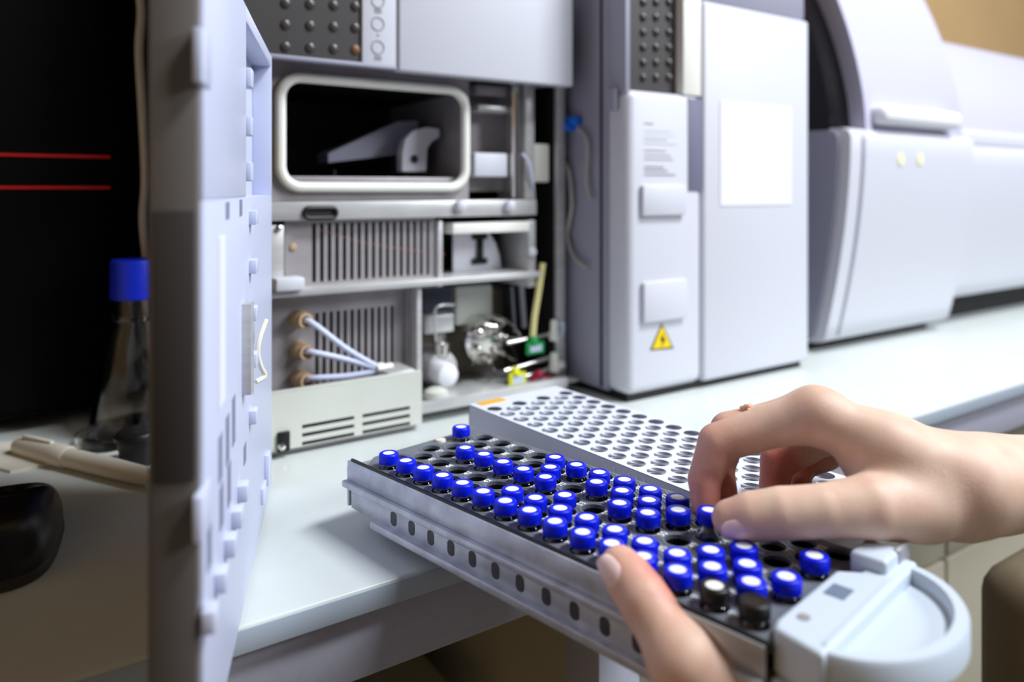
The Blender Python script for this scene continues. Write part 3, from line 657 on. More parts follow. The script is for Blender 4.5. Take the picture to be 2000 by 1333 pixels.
def prof_hood(y0, lean, zt, wd=None):
    p = [(AYB, zl - 0.01), (y0, zl - 0.01)]
    for k in range(13):
        t = k / 12; p.append((y0 + lean * t ** 1.7, zl + (zt - zl) * t))
    return p + [(y0 + lean + 0.06, zt + 0.012), (AYB, zt + 0.012)]
apart('hood', prism(bmesh.new(), prof_hood(0.556, 0.085, 0.56), AX0 + 0.066, AXM - 0.012, 'x'), M_HOOD, angle=50)
apart('hood_rim', prism(bmesh.new(), prof_hood(0.553, 0.085, 0.563), AX0 + 0.050, AX0 + 0.064, 'x'), M_HOOD, angle=50)
apart('visor', prism(bmesh.new(), prof_hood(0.575, 0.09, 0.55), AX0 + 0.006, AX0 + 0.050, 'x'), M_VISOR, angle=50)
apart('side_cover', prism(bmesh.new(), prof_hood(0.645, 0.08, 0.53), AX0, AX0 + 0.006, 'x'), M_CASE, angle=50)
apart('extension_hood', prism(bmesh.new(), prof_hood(0.575, 0.10, 0.468), AXM - 0.012, AX1 - 0.004, 'x'), M_HOOD, angle=50)
apart('extension_ledge', B(AXM, AX1 - 0.002, 0.562, 0.60, zl - 0.012, zl + 0.012, 0.005, 3), M_WHITE)
apart('hood_handle', B(AX0 + 0.066, AXM - 0.050, 0.536, 0.575, py(1760, 244, 0.54).z, py(1760, 207, 0.54).z, 0.010, 4), M_PAPER)
for xx in (1760, 1798):
    p = py(xx, 311, 0.546)
    apart('indicator_lamp', cyl(bmesh.new(), (p.x, 0.5455, p.z), (p.x, 0.556, p.z), 0.008), M_LAMPY)

# ================================================================ vial tray held over the bench edge
U_W = RGT * math.cos(math.radians(45.99)) - FWD * math.sin(math.radians(45.99))
V_W = RGT * math.sin(math.radians(45.99)) + FWD * math.cos(math.radians(45.99))
CAPT = 0.0085                                   # cap top above the plate
A0 = O + RGT * -0.07402 + FWD * 0.45638 - UP * (0.15881 + CAPT)
rz_t = math.atan2(U_W.y, U_W.x)
tray = empty('vial_tray', A0, 'dark metal vial tray with white handle, held out over the bench edge', 'tray', rz=rz_t, tilt=-0.0164)
P_, H_ = 0.017, 0.0128
def wells():
    for r in range(7):
        for k in range(15):
            yield r, (k if r % 2 == 0 else k - 0.5)
TU0, TU1, TV0, TV1 = -0.0215, 0.2475, -0.0095, 0.0860
def tpart(name, bm, m, parent=tray, **k): return obj(name, bm, m, parent, local=True, **k)
HR = 0.0061
plate_out = [(TU0, TV0 + 0.013), (TU0 + 0.010, TV0 + 0.0015), (TU1, TV0 + 0.0015), (TU1, TV1), (TU0, TV1)]
tpart('well_plate', holed_plate(bmesh.new(), plate_out, [(s * P_, r * H_, HR) for r, s in wells()], -0.002, 0.0), M_TRAYP, smooth=False)
bm = bmesh.new()
for r, s in wells():
    rings = [[bm.verts.new((s * P_ + rr * math.cos(2 * math.pi * k / 14), r * H_ + rr * math.sin(2 * math.pi * k / 14), zz)) for k in range(14)] for rr, zz in ((HR + 0.0001, -0.0018), (HR + 0.0001, -0.027))]
    ring_faces(bm, rings, cap=False); bm.faces.new(rings[1])
tpart('wells', bm, M_HOLE, label='rows of dark round wells below the plate')['kind'] = 'stuff'
bm = bmesh.new()
for r, s in wells():
    pp = [(s * P_ + (HR + 0.0016) * math.cos(2 * math.pi * k / 16), r * H_ + (HR + 0.0016) * math.sin(2 * math.pi * k / 16), 0.0001) for k in range(16)]
    tube(bm, pp, 0.00016, 4, True)
tpart('well_rings', bm, M_TRAYP, label='engraved rings round the wells')['kind'] = 'stuff'
tpart('front_trim', B(TU0 - 0.006, TU1 + 0.002, TV0, TV0 + 0.0014, -0.003, 0.0008, 0.0003), M_TRAYK)
# aluminium front side with flange, recessed lower wall and bottom rail
tpart('side_wall', B(TU0 - 0.008, TU1, TV0 - 0.0012, TV0 + 0.001, -0.0125, -0.0006, 0.0004), M_ALU)
tpart('side_flange', B(TU0 - 0.010, TU1, TV0 - 0.0042, TV0 + 0.0015, -0.0165, -0.0125, 0.0008), M_ALU)
tpart('side_wall', B(TU0 - 0.004, TU1, TV0 - 0.0012, TV0 + 0.001, -0.0285, -0.0165, 0.0004), M_ALU)
tpart('bottom_rail', B(TU0 + 0.022, TU1, TV0 - 0.005, TV0 + 0.004, -0.0325, -0.0280, 0.0008), M_ALU)
tpart('rear_wall', B(TU0 - 0.008, TU1, TV1 - 0.001, TV1 + 0.001, -0.0285, -0.0002, 0.0004), M_ALU)
tpart('end_wall', B(TU0 - 0.009, TU0 - 0.0068, TV0 - 0.001, TV1, -0.0285, -0.0045, 0.0004), M_ALU)
tpart('end_shelf', B(TU0 - 0.0068, TU0 + 0.002, TV0 + 0.001, TV1 - 0.001, -0.0075, -0.0045, 0.0004), M_ALU)
tpart('floor_plate', B(TU0 - 0.004, TU1, TV0 + 0.001, TV1 - 0.001, -0.0300, -0.0275), M_TRAYK)
sl0 = None
for k in range(12):
    u_ = TU0 + 0.041 + 0.0172 * k
    pr_ = [(a, b) for a, b in round_rect(u_ - 0.0028, u_ + 0.0028, -0.0262, -0.0182, 0.0024, 4)]
    if sl0 is None: sl0 = tpart('side_slot', prism(bmesh.new(), pr_, TV0 - 0.0014, TV0 - 0.0011), M_SLOTD); sl_u = u_
    else:
        c = sl0.copy(); COL.objects.link(c); c.parent = tray; c.location = (u_ - sl_u, 0, 0)
tpart('index_screw', lathe(bmesh.new(), (TU0 + 0.006, 0.052, 0.0), (0, 0, 1), [(0.0036, 0), (0.0034, 0.0014), (0.001, 0.002)], 16), M_IVORY, label='cream plastic stud')
# position numbers printed beside the wells
def number(n, u, v):
    cu = bpy.data.curves.new('digits', 'FONT'); cu.body = str(n); cu.size = 0.0052; cu.offset = 0.00012; cu.align_x = 'CENTER'; cu.align_y = 'CENTER'
    t_ = bpy.data.objects.new('digits', cu); me = bpy.data.meshes.new_from_object(t_); bpy.data.objects.remove(t_); bpy.data.curves.remove(cu)
    o = bpy.data.objects.new('position_number', me); COL.objects.link(o); me.materials.append(M_INKW)
    o.parent = tray; o.location = (u, v, 0.00025); o.rotation_euler = (0, 0, math.radians(90))
for r, s in wells():
    n = 15 * r + 1 + int(round((15 if r % 2 == 0 else 14.5) - s))
    if s > 0.2 and n <= 15 * (r + 1): number(n, (s - 0.5) * P_, r * H_ + 0.0002)
# handle
hd = tpart('handle', prism(bmesh.new(), [(TU1 - 0.001, 0.000), (TU1 + 0.001, -0.006), (TU1 + 0.021, -0.010), (TU1 + 0.021, 0.083), (TU1 + 0.007, 0.083), (TU1 + 0.007, 0.058), (TU1 - 0.001, 0.052)], -0.012, 0.005, 'z'), M_HANDLE, label='white plastic handle with looped grip')
bv = hd.modifiers.new('bevel', 'BEVEL'); bv.width = 0.0018; bv.segments = 3
tpart('handle_block', B(TU1 + 0.001, TU1 + 0.016, 0.061, 0.079, -0.012, 0.0105, 0.0018, 3), M_HANDLE, hd)
tpart('handle_skirt', B(TU1 + 0.001, TU1 + 0.020, -0.0095, 0.012, -0.033, -0.0115, 0.002, 3), M_HANDLE, hd)
tpart('end_wall', B(TU1, TU1 + 0.004, 0.012, 0.084, -0.0285, -0.0115, 0.0006), M_ALU)
tpart('handle_bracket', B(TU1 + 0.0135, TU1 + 0.0165, 0.074, 0.088, -0.03, 0.011, 0.001), M_ALU)
LC, LR = (TU1 + 0.016, 0.0365), 0.0415
arc = [(LC[0] + 0.032 * math.cos(a), LC[1] + LR * math.sin(a)) for a in [math.radians(-90 + 180 * k / 24) for k in range(25)]]
tpart('grip_pan', prism(bmesh.new(), arc, -0.0062, -0.0012, 'z'), M_HANDLE, hd)
bm = bmesh.new(); n_ = len(arc); rg = []
for i, (a, b) in enumerate(arc):
    d = Vector((a - LC[0], b - LC[1])); d.normalize()
    cs = [(0.0020, 0.0045), (0.0030, 0.003), (0.0030, -0.0065), (-0.0030, -0.0065), (-0.0030, 0.003), (-0.0020, 0.0045)]
    rg.append([bm.verts.new((a + d.x * o_, b + d.y * o_, z_)) for o_, z_ in cs])
ring_faces(bm, rg); tpart('grip_loop', bm, M_HANDLE, hd)
tpart('square_hole', B(TU1 + 0.0035, TU1 + 0.0115, 0.030, 0.040, 0.0042, 0.0053), M_HANDLED, hd)
tpart('screw', lathe(bmesh.new(), (TU1 + 0.006, 0.008, 0.0046), (0, 0, 1), [(0.0026, 0), (0.0024, 0.0008), (0.0008, 0.001)], 14), M_STEELD, hd)
tpart('step_line', B(TU1 + 0.018, TU1 + 0.0195, -0.004, 0.056, 0.0046, 0.0056, 0.0003), M_HANDLE, hd)

# ================================================================ vials, each one a thing
TW = W['vial_tray']
def cap_mesh():
    bm = bmesh.new(); n = 48; prof = [(0.00575, 0.0), (0.0060, 0.0004), (0.0060, 0.0048), (0.0056, 0.0057), (0.0050, 0.0060), (0.0036, 0.0060), (0.0034, 0.0054)]
    rings = []
    for j, (r, h) in enumerate(prof):
        rings.append([bm.verts.new(((r - (0.00018 if (k % 2 and 0 < j < 3) else 0)) * math.cos(2 * math.pi * k / n), (r - (0.00018 if (k % 2 and 0 < j < 3) else 0)) * math.sin(2 * math.pi * k / n), h + 0.0026)) for k in range(n)])
    ring_faces(bm, rings); return bm
def glass_mesh():
    return lathe(bmesh.new(), (0, 0, 0), (0, 0, 1), [(0.0050, -0.0245), (0.0056, -0.0235), (0.0056, -0.0022), (0.0052, 0.0004), (0.0043, 0.0014), (0.0043, 0.0056), (0.0033, 0.0056), (0.0033, 0.0010), (0.0047, -0.0026), (0.0047, -0.0225), (0.002, -0.0228)], 24)
def sept_mesh(): return lathe(bmesh.new(), (0, 0, 0.0078), (0, 0, 1), [(0.0036, 0), (0.0035, 0.0005), (0.0020, 0.0006), (0.0002, 0.0006)], 24)
proto = {}
ROWN = ['front row beside the metal side', 'second row from the metal side', 'third row from the metal side', 'middle row of the dark tray', 'third row from the white rack', 'second row from the white rack', 'back row beside the white rack']
ORD = ['first', 'second', 'third', 'fourth', 'fifth', 'sixth', 'seventh', 'eighth', 'ninth', 'tenth', 'eleventh', 'twelfth', 'thirteenth', 'fourteenth', 'fifteenth']
def vial(kind, loc, label, tilt=(0, 0)):
    e = empty('vial', loc, label, 'vial', group='capped sample vials in the dark tray')
    e.rotation_euler = (tilt[0], tilt[1] - 0.0, rz_t + random.uniform(-3, 3))
    if kind not in proto:
        cm = M_CAP if kind == 'blue' else M_CAPK
        g = obj('glass_body', glass_mesh(), M_VIALG, e, local=True); c = obj('cap', cap_mesh(), cm, e, local=True, angle=50)
        l = [g, c]
        if kind != 'plain': l.append(obj('septum', sept_mesh(), M_SEPT, e, local=True))
        else: l.append(obj('septum', sept_mesh(), M_CAPK, e, local=True))
        proto[kind] = l
    else:
        for s_ in proto[kind]:
            c = s_.copy(); COL.objects.link(c); c.parent = e; c.matrix_parent_inverse = Matrix.Identity(4)
    return e
FULL = {0: list(range(15)), 1: list(range(6, 15)), 2: [8, 13, 14, 15], 3: [3, 4, 5, 6, 7, 10, 11, 14], 4: [7, 9, 10, 11, 12, 16], 5: [2, 7, 8, 9, 10, 11, 12]}
for r, il in FULL.items():
    for n, i in enumerate(il):
        s = i - 0.5 * r
        loc = TW @ Vector((s * P_ + random.uniform(-.0002, .0002), r * H_ + random.uniform(-.0002, .0002), random.uniform(-0.0003, 0.0003)))
        kind = 'blue'
        if (i, r) == (13, 0): kind = 'black'
        if (i, r) == (14, 0): kind = 'plain'
        if kind == 'blue': lb = 'blue-capped vial, %s from the far end in the %s' % (ORD[n], ROWN[r])
        elif kind == 'black': lb = 'black-capped vial with white septum in the front row near the handle'
        else: lb = 'plain black-capped vial in the front row nearest the handle'
        vial(kind, loc, lb)
held = TW @ Vector(((13 - 2) * P_ + 0.0003, 4 * H_ + 0.0002, 0.0046))
vial('blue', held, 'blue-capped vial pinched between thumb and index finger, half lifted', (0.02, 0.03))

# ================================================================ white empty rack
RU = RGT * math.cos(math.radians(52.2)) - FWD * math.sin(math.radians(52.2))
RV = RGT * math.sin(math.radians(52.2)) + FWD * math.cos(math.radians(52.2))
R0 = O + RGT * 0.0362 + FWD * 0.5122; R0.z = 0.0
RTOP = 0.045
rack = empty('vial_rack', R0, 'empty white plastic vial rack full of round holes, lying behind the dark tray', 'rack', rz=math.atan2(RU.y, RU.x))
def rpart(name, bm, m, parent=rack, **k): return obj(name, bm, m, parent, local=True, **k)
rp, rh, rr_ = 0.0161, 0.0121, 0.0058
rw = [((k - 5 + (0 if j % 2 == 0 else 0.5)) * rp, j * rh) for j in range(7) for k in range(15)]
ru0, ru1, rv0, rv1 = -0.103, 0.168, -0.0085, 0.0810
rpart('hole_plate', holed_plate(bmesh.new(), [(ru0, rv0), (ru1, rv0), (ru1, rv1), (ru0, rv1)], [(a, b, rr_) for a, b in rw], RTOP - 0.003, RTOP), M_RACK, smooth=False)
bm = bmesh.new()
for a, b in rw:
    rings = [[bm.verts.new((a + q * math.cos(2 * math.pi * k / 14), b + q * math.sin(2 * math.pi * k / 14), zz)) for k in range(14)] for q, zz in ((rr_ + 0.0001, RTOP - 0.003), (rr_ - 0.0002, RTOP - 0.018))]
    ring_faces(bm, rings, cap=False)
rpart('hole_sleeves', bm, M_RACKS, label='short sleeves under the round holes')['kind'] = 'stuff'
rpart('side_wall', B(ru0, ru1, rv0, rv0 + 0.002, 0, RTOP - 0.0005, 0.0004), M_RACKS)
rpart('side_wall', B(ru0, ru1, rv1 - 0.002, rv1, 0, RTOP - 0.0005, 0.0004), M_RACKS)
rpart('end_wall', B(ru0, ru0 + 0.002, rv0, rv1, 0, RTOP - 0.0005, 0.0004), M_RACKS)
rpart('end_wall', B(ru1 - 0.002, ru1, rv0, rv1, 0, RTOP - 0.0005, 0.0004), M_RACKS)
rpart('rack_floor', B(ru0 + 0.002, ru1 - 0.002, rv0 + 0.002, rv1 - 0.002, 0.0, 0.003), M_PAD)
rpart('corner_sticker', B(ru0 + 0.001, ru0 + 0.010, rv0 + 0.006, rv0 + 0.030, RTOP - 0.0002, RTOP + 0.0003), M_ORANGE, label='orange sticker strip at the rack end')
for u_ in (ru0 + 0.157, ru0 + 0.170, ru0 + 0.176, ru0 + 0.182):
    rpart('moulded_rib', B(u_, u_ + 0.0007, rv0 - 0.0005, rv0 + 0.001, 0.004, RTOP - 0.003), M_RACK)

# ================================================================ things on the dark left of the bench
tw = empty('computer_tower', (-0.20, 0.93, 0), 'black computer case with two red trim lines at the back left', 'computer')
obj('case_body', B(-0.75, 0.132, 0.785, 1.09, 0.012, 0.62, 0.008, 3), M_TOWER, tw)
obj('front_fascia', B(-0.74, 0.120, 0.778, 0.786, 0.02, 0.61, 0.003), M_TOWER, tw)
for y_ in (303, 365):
    p = py(215, y_ + 3, 0.777); q = py(0, y_, 0.777)
    obj('red_trim', B(-0.72, p.x, 0.7765, 0.779, (p.z + q.z) / 2 - 0.0013, (p.z + q.z) / 2 + 0.0013), M_LED, tw)
for x_ in (-0.7, 0.08): obj('case_foot', cyl(bmesh.new(), (x_, 0.84, 0), (x_, 0.84, 0.013), 0.02), M_BLACK, tw)
fb = pz(266, 846, 0.0)
fk = empty('flask', fb, 'conical glass flask with square blue screw cap behind the open door', 'flask')
cz = 0.1465
obj('glass_body', lathe(bmesh.new(), fb, (0, 0, 1), [(0.034, 0.0), (0.038, 0.003), (0.0375, 0.008), (0.022, 0.082), (0.0175, 0.098), (0.0165, 0.104), (0.0165, cz - 0.022), (0.0145, cz - 0.022), (0.0145, 0.104), (0.020, 0.082), (0.0355, 0.009), (0.034, 0.004), (0.001, 0.003)], 32), M_GLASS, fk)
bm = bmesh.new(); n = 48
prof = [(0.0195, cz - 0.029), (0.0205, cz - 0.028), (0.0205, cz + 0.002), (0.0195, cz + 0.0045), (0.001, cz + 0.005)]
rings = [[bm.verts.new((fb.x + (r - (0.0006 if k % 2 and 0 < j < 3 else 0)) * math.cos(2 * math.pi * k / n), fb.y + (r - (0.0006 if k % 2 and 0 < j < 3 else 0)) * math.sin(2 * math.pi * k / n), h)) for k in range(n)] for j, (r, h) in enumerate(prof)]
ring_faces(bm, rings); obj('screw_cap', bm, M_CAPB, fk, label='blue ribbed screw cap')
obj('collar', lathe(bmesh.new(), fb, (0, 0, 1), [(0.0185, 0.099), (0.0195, 0.101), (0.0185, 0.103)], 28), M_GLASS, fk)
gd = pz(215, 866, 0.0)
dsh = obj('glass_dish', lathe(bmesh.new(), gd, (0, 0, 1), [(0.024, 0), (0.026, 0.001), (0.026, 0.010), (0.0245, 0.010), (0.0245, 0.0025), (0.001, 0.002)], 30), M_GLASS)
tag(dsh, 'small clear glass dish beside the flask on the dim bench', 'dish')
rb = pz(272, 905, 0.0)
st_ = empty('rubber_stopper', rb, 'black tapered rubber stopper standing beside the flask behind the open door', 'stopper')
obj('plug', lathe(bmesh.new(), rb, (0, 0, 1), [(0.012, 0), (0.013, 0.001), (0.0165, 0.024), (0.0155, 0.0255), (0.001, 0.026)], 24), M_BLACK, st_)
obj('rim', lathe(bmesh.new(), rb, (0, 0, 1), [(0.0165, 0.0185), (0.0178, 0.0195), (0.0178, 0.0225), (0.0165, 0.0235)], 24), M_BLACK, st_)
pa_, pb_ = pz(128, 893, 0.0075), pz(306, 936, 0.0075)
pn = empty('marker_pen', Vector((pa_.x, pa_.y, 0)), 'ivory white marker pen lying on the dim bench in front of the flask', 'pen')
dp = (pb_ - pa_); Lp = dp.length
obj('barrel', lathe(bmesh.new(), pa_, dp, [(0.0060, 0), (0.0072, 0.001), (0.0072, Lp * 0.55), (0.0066, Lp * 0.85), (0.0045, Lp), (0.001, Lp + 0.003)], 20), M_PEN, pn)
obj('pen_cap', lathe(bmesh.new(), pa_ - dp.normalized() * 0.062, dp, [(0.0040, 0), (0.0066, 0.004), (0.0084, 0.05), (0.0084, 0.064), (0.0075, 0.066)], 20), M_PEN, pn)
obj('pen_clip', B(-0.001, 0.034, -0.0018, 0.0018, 0.0075, 0.0098, 0.0006), M_PEN, pn)
bpy.data.objects['pen_clip'].matrix_parent_inverse = W[pn.name].inverted() @ Matrix.Translation(pa_ - dp.normalized() * 0.05) @ Matrix.Rotation(math.atan2(dp.y, dp.x), 4, 'Z')
# sheet under the pen
sh_ = [pz(-60, 905, 0), pz(20, 925, 0), pz(120, 905, 0), pz(160, 878, 0), pz(60, 866, 0), pz(-60, 872, 0)]
bm = prism(bmesh.new(), [(p.x, p.y) for p in sh_], 0.0, 0.0022, 'z')
nt_ = obj('note_card', bm, M_PEN); tag(nt_, 'pale folded card lying at the back left of the dim bench', 'card')
# mouse
mc = pz(-2, 1080, 0.0); mdir = (pz(70, 975, 0) - pz(-40, 1190, 0)); mdir.z = 0; mdir.normalize(); mn = Vector((mdir.y, -mdir.x, 0))
ms = empty('computer_mouse', Vector((mc.x, mc.y, 0)), 'black computer mouse at the left edge of the bench', 'mouse', rz=math.atan2(mdir.y, mdir.x))
def mouse_shell(scale, z0, zs):
    bm = bmesh.new(); rings = []
    for j in range(9):
        t = j / 8; hh = z0 + zs * math.sin(t * math.pi / 2); k_ = max(0.02, math.cos(t * math.pi / 2) ** 0.42)
        ring = []
        for q in range(36):
            a = 2 * math.pi * q / 36; ca, sa = math.cos(a), math.sin(a)
            x_ = 0.054 * abs(ca) ** 0.62 * (1 if ca > 0 else -1); y_ = (0.031 - 0.003 * ca) * abs(sa) ** 0.7 * (1 if sa > 0 else -1)
            ring.append(bm.verts.new((x_ * k_ * scale, y_ * k_ * scale, hh - (0.010 * (x_ / 0.054) * t if x_ > 0 else 0.004 * t))))
        rings.append(ring)
    ring_faces(bm, rings); return bm
obj('side_band', mouse_shell(1.02, 0.001, 0.018), M_MOUSES, ms, local=True)
obj('shell', mouse_shell(1.0, 0.006, 0.030), M_MOUSE, ms, local=True)
obj('scroll_wheel', cyl(bmesh.new(), (0.03, -0.003, 0.020), (0.03, 0.003, 0.020), 0.008), M_BLACK, ms, local=True)
# pale cable hanging behind the door
cb_ = obj('hanging_cable', tube(bmesh.new(), smooth_path([py(264, -300, 0.755), py(268, -60, 0.755), py(276, 20, 0.755), py(272, 100, 0.755), py(279, 230, 0.755), py(284, 350, 0.755), py(280, 430, 0.755), py(288, 520, 0.755), py(296, 640, 0.755), py(318, 780, 0.755), py(345, 770, 0.76)], 8), 0.0038, 8), mat('cable_grey', rgb(196, 186, 170), 0.5))
tag(cb_, 'pale grey cable hanging down behind the open door', 'cable')

# ================================================================ chair in the background
cp = pd(2035, 1300, 0.60)
chr_ = empty('desk_chair', (cp.x, cp.y, FLOOR_Z), 'blurred brown padded chair in front of the bench at the lower right', 'chair')
cz0 = pd(1990, 1085, 0.60).z
bkr = obj('backrest', B(cp.x - 0.055, cp.x + 0.30, cp.y - 0.03, cp.y + 0.03, cz0 - 0.36, cz0, 0.028, 5), M_CHAIR, chr_)
obj('seat', B(cp.x - 0.08, cp.x + 0.33, cp.y - 0.46, cp.y - 0.04, -0.42, -0.35, 0.03, 4), M_CHAIR, chr_)
obj('back_support', B(cp.x + 0.09, cp.x + 0.15, cp.y + 0.012, cp.y + 0.03, -0.44, cz0 - 0.1, 0.004), M_BLACK, chr_)
obj('seat_plate', B(cp.x + 0.02, cp.x + 0.22, cp.y - 0.32, cp.y + 0.03, -0.44, -0.42, 0.004), M_BLACK, chr_)
obj('gas_post', cyl(bmesh.new(), (cp.x + 0.12, cp.y - 0.25, FLOOR_Z + 0.06), (cp.x + 0.12, cp.y - 0.25, -0.43), 0.025), M_BLACK, chr_)
for k in range(5):
    a = k * 2 * math.pi / 5
    lg = obj('leg', cyl(bmesh.new(), (cp.x + 0.12, cp.y - 0.25, FLOOR_Z + 0.09), (cp.x + 0.12 + 0.27 * math.cos(a), cp.y - 0.25 + 0.27 * math.sin(a), FLOOR_Z + 0.06), 0.018, 0.012), M_BLACK, chr_)
    q = Vector((cp.x + 0.12 + 0.27 * math.cos(a), cp.y - 0.25 + 0.27 * math.sin(a), FLOOR_Z + 0.026))
    obj('castor', cyl(bmesh.new(), q + Vector((-0.012, 0, 0)), q + Vector((0.012, 0, 0)), 0.025), M_BLACK, lg)

# ================================================================ hands (one continuous skin each)
def skin_material():
    m = bpy.data.materials.new('skin'); m.use_nodes = True; nt = m.node_tree; b = nt.nodes['Principled BSDF']
    at = nt.nodes.new('ShaderNodeAttribute'); at.attribute_name = 'flush'
    tc = nt.nodes.new('ShaderNodeTexCoord'); n = nt.nodes.new('ShaderNodeTexNoise'); n.inputs['Scale'].default_value = 90; n.inputs['Detail'].default_value = 4
    nt.links.new(tc.outputs['Object'], n.inputs['Vector'])
    ad = nt.nodes.new('ShaderNodeMath'); ad.operation = 'MULTIPLY_ADD'; ad.inputs[1].default_value = 0.5; nt.links.new(n.outputs[0], ad.inputs[0]); nt.links.new(at.outputs['Fac'], ad.inputs[2])
    cr = nt.nodes.new('ShaderNodeValToRGB'); e = cr.color_ramp.elements
    e[0].position = 0.15; e[0].color = rgb(226, 196, 174); e[1].position = 1.2 / 1.2; e[1].color = rgb(196, 116, 98)
    nt.links.new(ad.outputs[0], cr.inputs[0]); nt.links.new(cr.outputs[0], b.inputs['Base Color'])
    b.inputs['Roughness'].default_value = 0.54; b.inputs['Subsurface Weight'].default_value = 0.25
    b.inputs['Subsurface Radius'].default_value = (1.0, 0.36, 0.2); b.inputs['Subsurface Scale'].default_value = 0.0035
    v = nt.nodes.new('ShaderNodeTexVoronoi'); v.inputs['Scale'].default_value = 900; nt.links.new(tc.outputs['Object'], v.inputs['Vector'])
    bp = nt.nodes.new('ShaderNodeBump'); bp.inputs['Strength'].default_value = 0.12; bp.inputs['Distance'].default_value = 0.0006
    nt.links.new(v.outputs['Distance'], bp.inputs['Height']); nt.links.new(bp.outputs[0], b.inputs['Normal'])
    return m
M_SKIN = skin_material()

def smin(a, b, k):
    h = np.clip(0.5 + 0.5 * (b - a) / k, 0, 1); return b * (1 - h) + a * h - k * h * (1 - h)
def seg_sdf(P, a, b, ra, rb):
    ab = b - a; t = np.clip(((P - a) @ ab) / (ab @ ab), 0, 1)
    return np.linalg.norm(P - (a + t[..., None] * ab), axis=-1) - (ra + t * (rb - ra))
def chain_sdf(P, nodes, k):
    d = None
    for (a, ra), (b, rb) in zip(nodes, nodes[1:]):
        s = seg_sdf(P, a, b, ra, rb); d = s if d is None else smin(d, s, k)
    return d
def surface_nets(f, lo, h):
    ins = f < 0; f = f.astype(np.float64); nx, ny, nz = f.shape
    cnt = np.zeros((nx - 1, ny - 1, nz - 1)); acc = np.zeros((nx - 1, ny - 1, nz - 1, 3))
    cs = [(i, j, k) for i in (0, 1) for j in (0, 1) for k in (0, 1)]
    def sub(A, c): return A[c[0]:nx - 1 + c[0], c[1]:ny - 1 + c[1], c[2]:nz - 1 + c[2]]
    for a in cs:
        for ax in range(3):
            if a[ax]: continue
            b = list(a); b[ax] = 1
            fa, fb_ = sub(f, a), sub(f, b); mk = (fa < 0) != (fb_ < 0)
            t = np.where(mk, fa / np.where(mk, fa - fb_, 1), 0)
            for q in range(3): acc[..., q] += np.where(mk, a[q] + (t if q == ax else 0), 0)
            cnt += mk
    act = cnt > 0; idx = -np.ones(act.shape, int); idx[act] = np.arange(act.sum())
    g = np.argwhere(act); V = lo + h * (g + acc[act] / cnt[act][:, None])
    Fc = []
    for ax in range(3):
        s0 = [slice(1, -1)] * 3; s1 = [slice(1, -1)] * 3; s0[ax] = slice(0, -1); s1[ax] = slice(1, None)
        A, Bn = ins[tuple(s0)], ins[tuple(s1)]
        loc = np.argwhere(A != Bn); flip = A[A != Bn]
        base = loc.copy(); o1, o2 = [q for q in range(3) if q != ax]
        base[:, o1] += 1; base[:, o2] += 1
        def ci(d1, d2):
            c = base.copy(); c[:, o1] += d1; c[:, o2] += d2; return idx[c[:, 0], c[:, 1], c[:, 2]]
        q = np.stack([ci(-1, -1), ci(0, -1), ci(0, 0), ci(-1, 0)], 1)
        fl_ = flip if ax != 1 else ~flip
        q[~fl_] = q[~fl_][:, ::-1]; Fc.append(q)
    return V, np.concatenate(Fc)
def N3(p): return np.array(p, float)
def make_hand(name, palm, fingers, flush, parent, label, h=0.0013, dents=()):
    nodes = [n for c in palm for n in c[0]] + [n for c in fingers for n in c]
    lo = np.min([p - r for p, r in nodes], 0) - 0.006; hi = np.max([p + r for p, r in nodes], 0) + 0.006
    dim = np.ceil((hi - lo) / h).astype(int) + 1
    def field(P):
        dp_ = None
        for c, k in palm:
            s = chain_sdf(P, c, k); dp_ = s if dp_ is None else smin(dp_, s, k)
        d = dp_
        for c in fingers:
            s = smin(dp_, chain_sdf(P, c, 0.0008), 0.007); d = np.minimum(d, s)
        for p, r, amt in dents:
            q = np.linalg.norm(P - p, axis=-1); d = d + amt * np.exp(-(q / r) ** 2)
        return d
    K = 5; cd = np.ceil(dim / K).astype(int)
    Pc = np.stack(np.meshgrid(*[lo[q] + h * (K * np.arange(cd[q]) + (K - 1) / 2) for q in range(3)], indexing='ij'), -1)
    d = field(Pc)
    for q in range(3): d = np.repeat(d, K, axis=q)
    d = d[:dim[0], :dim[1], :dim[2]].copy()
    near = np.argwhere(np.abs(d) < h * K * 1.3)
    d[near[:, 0], near[:, 1], near[:, 2]] = field(lo + h * near)
    V, Fq = surface_nets(d, lo, h)
    me = bpy.data.meshes.new(name); me.from_pydata(V.tolist(), [], Fq.tolist()); me.update()
    fl = np.zeros(len(V))
    for p, r, a in flush: fl += a * np.exp(-(np.linalg.norm(V - p, axis=1) / r) ** 2)
    at = me.attributes.new('flush', 'FLOAT', 'POINT'); at.data.foreach_set('value', np.clip(fl, 0, 1).astype(np.float32))
    bm = bmesh.new(); bm.from_mesh(me)
    for _ in range(2): bmesh.ops.smooth_vert(bm, verts=bm.verts, factor=0.5, use_axis_x=True, use_axis_y=True, use_axis_z=True)
    bm.to_mesh(me); bm.free()
    me.materials.append(M_SKIN); me.shade_smooth()
    o = bpy.data.objects.new(name, me); COL.objects.link(o); attach(o, parent); o['label'] = label
    return o
def J(x, y, d, r): return (N3(pd(x, y, d)), r)
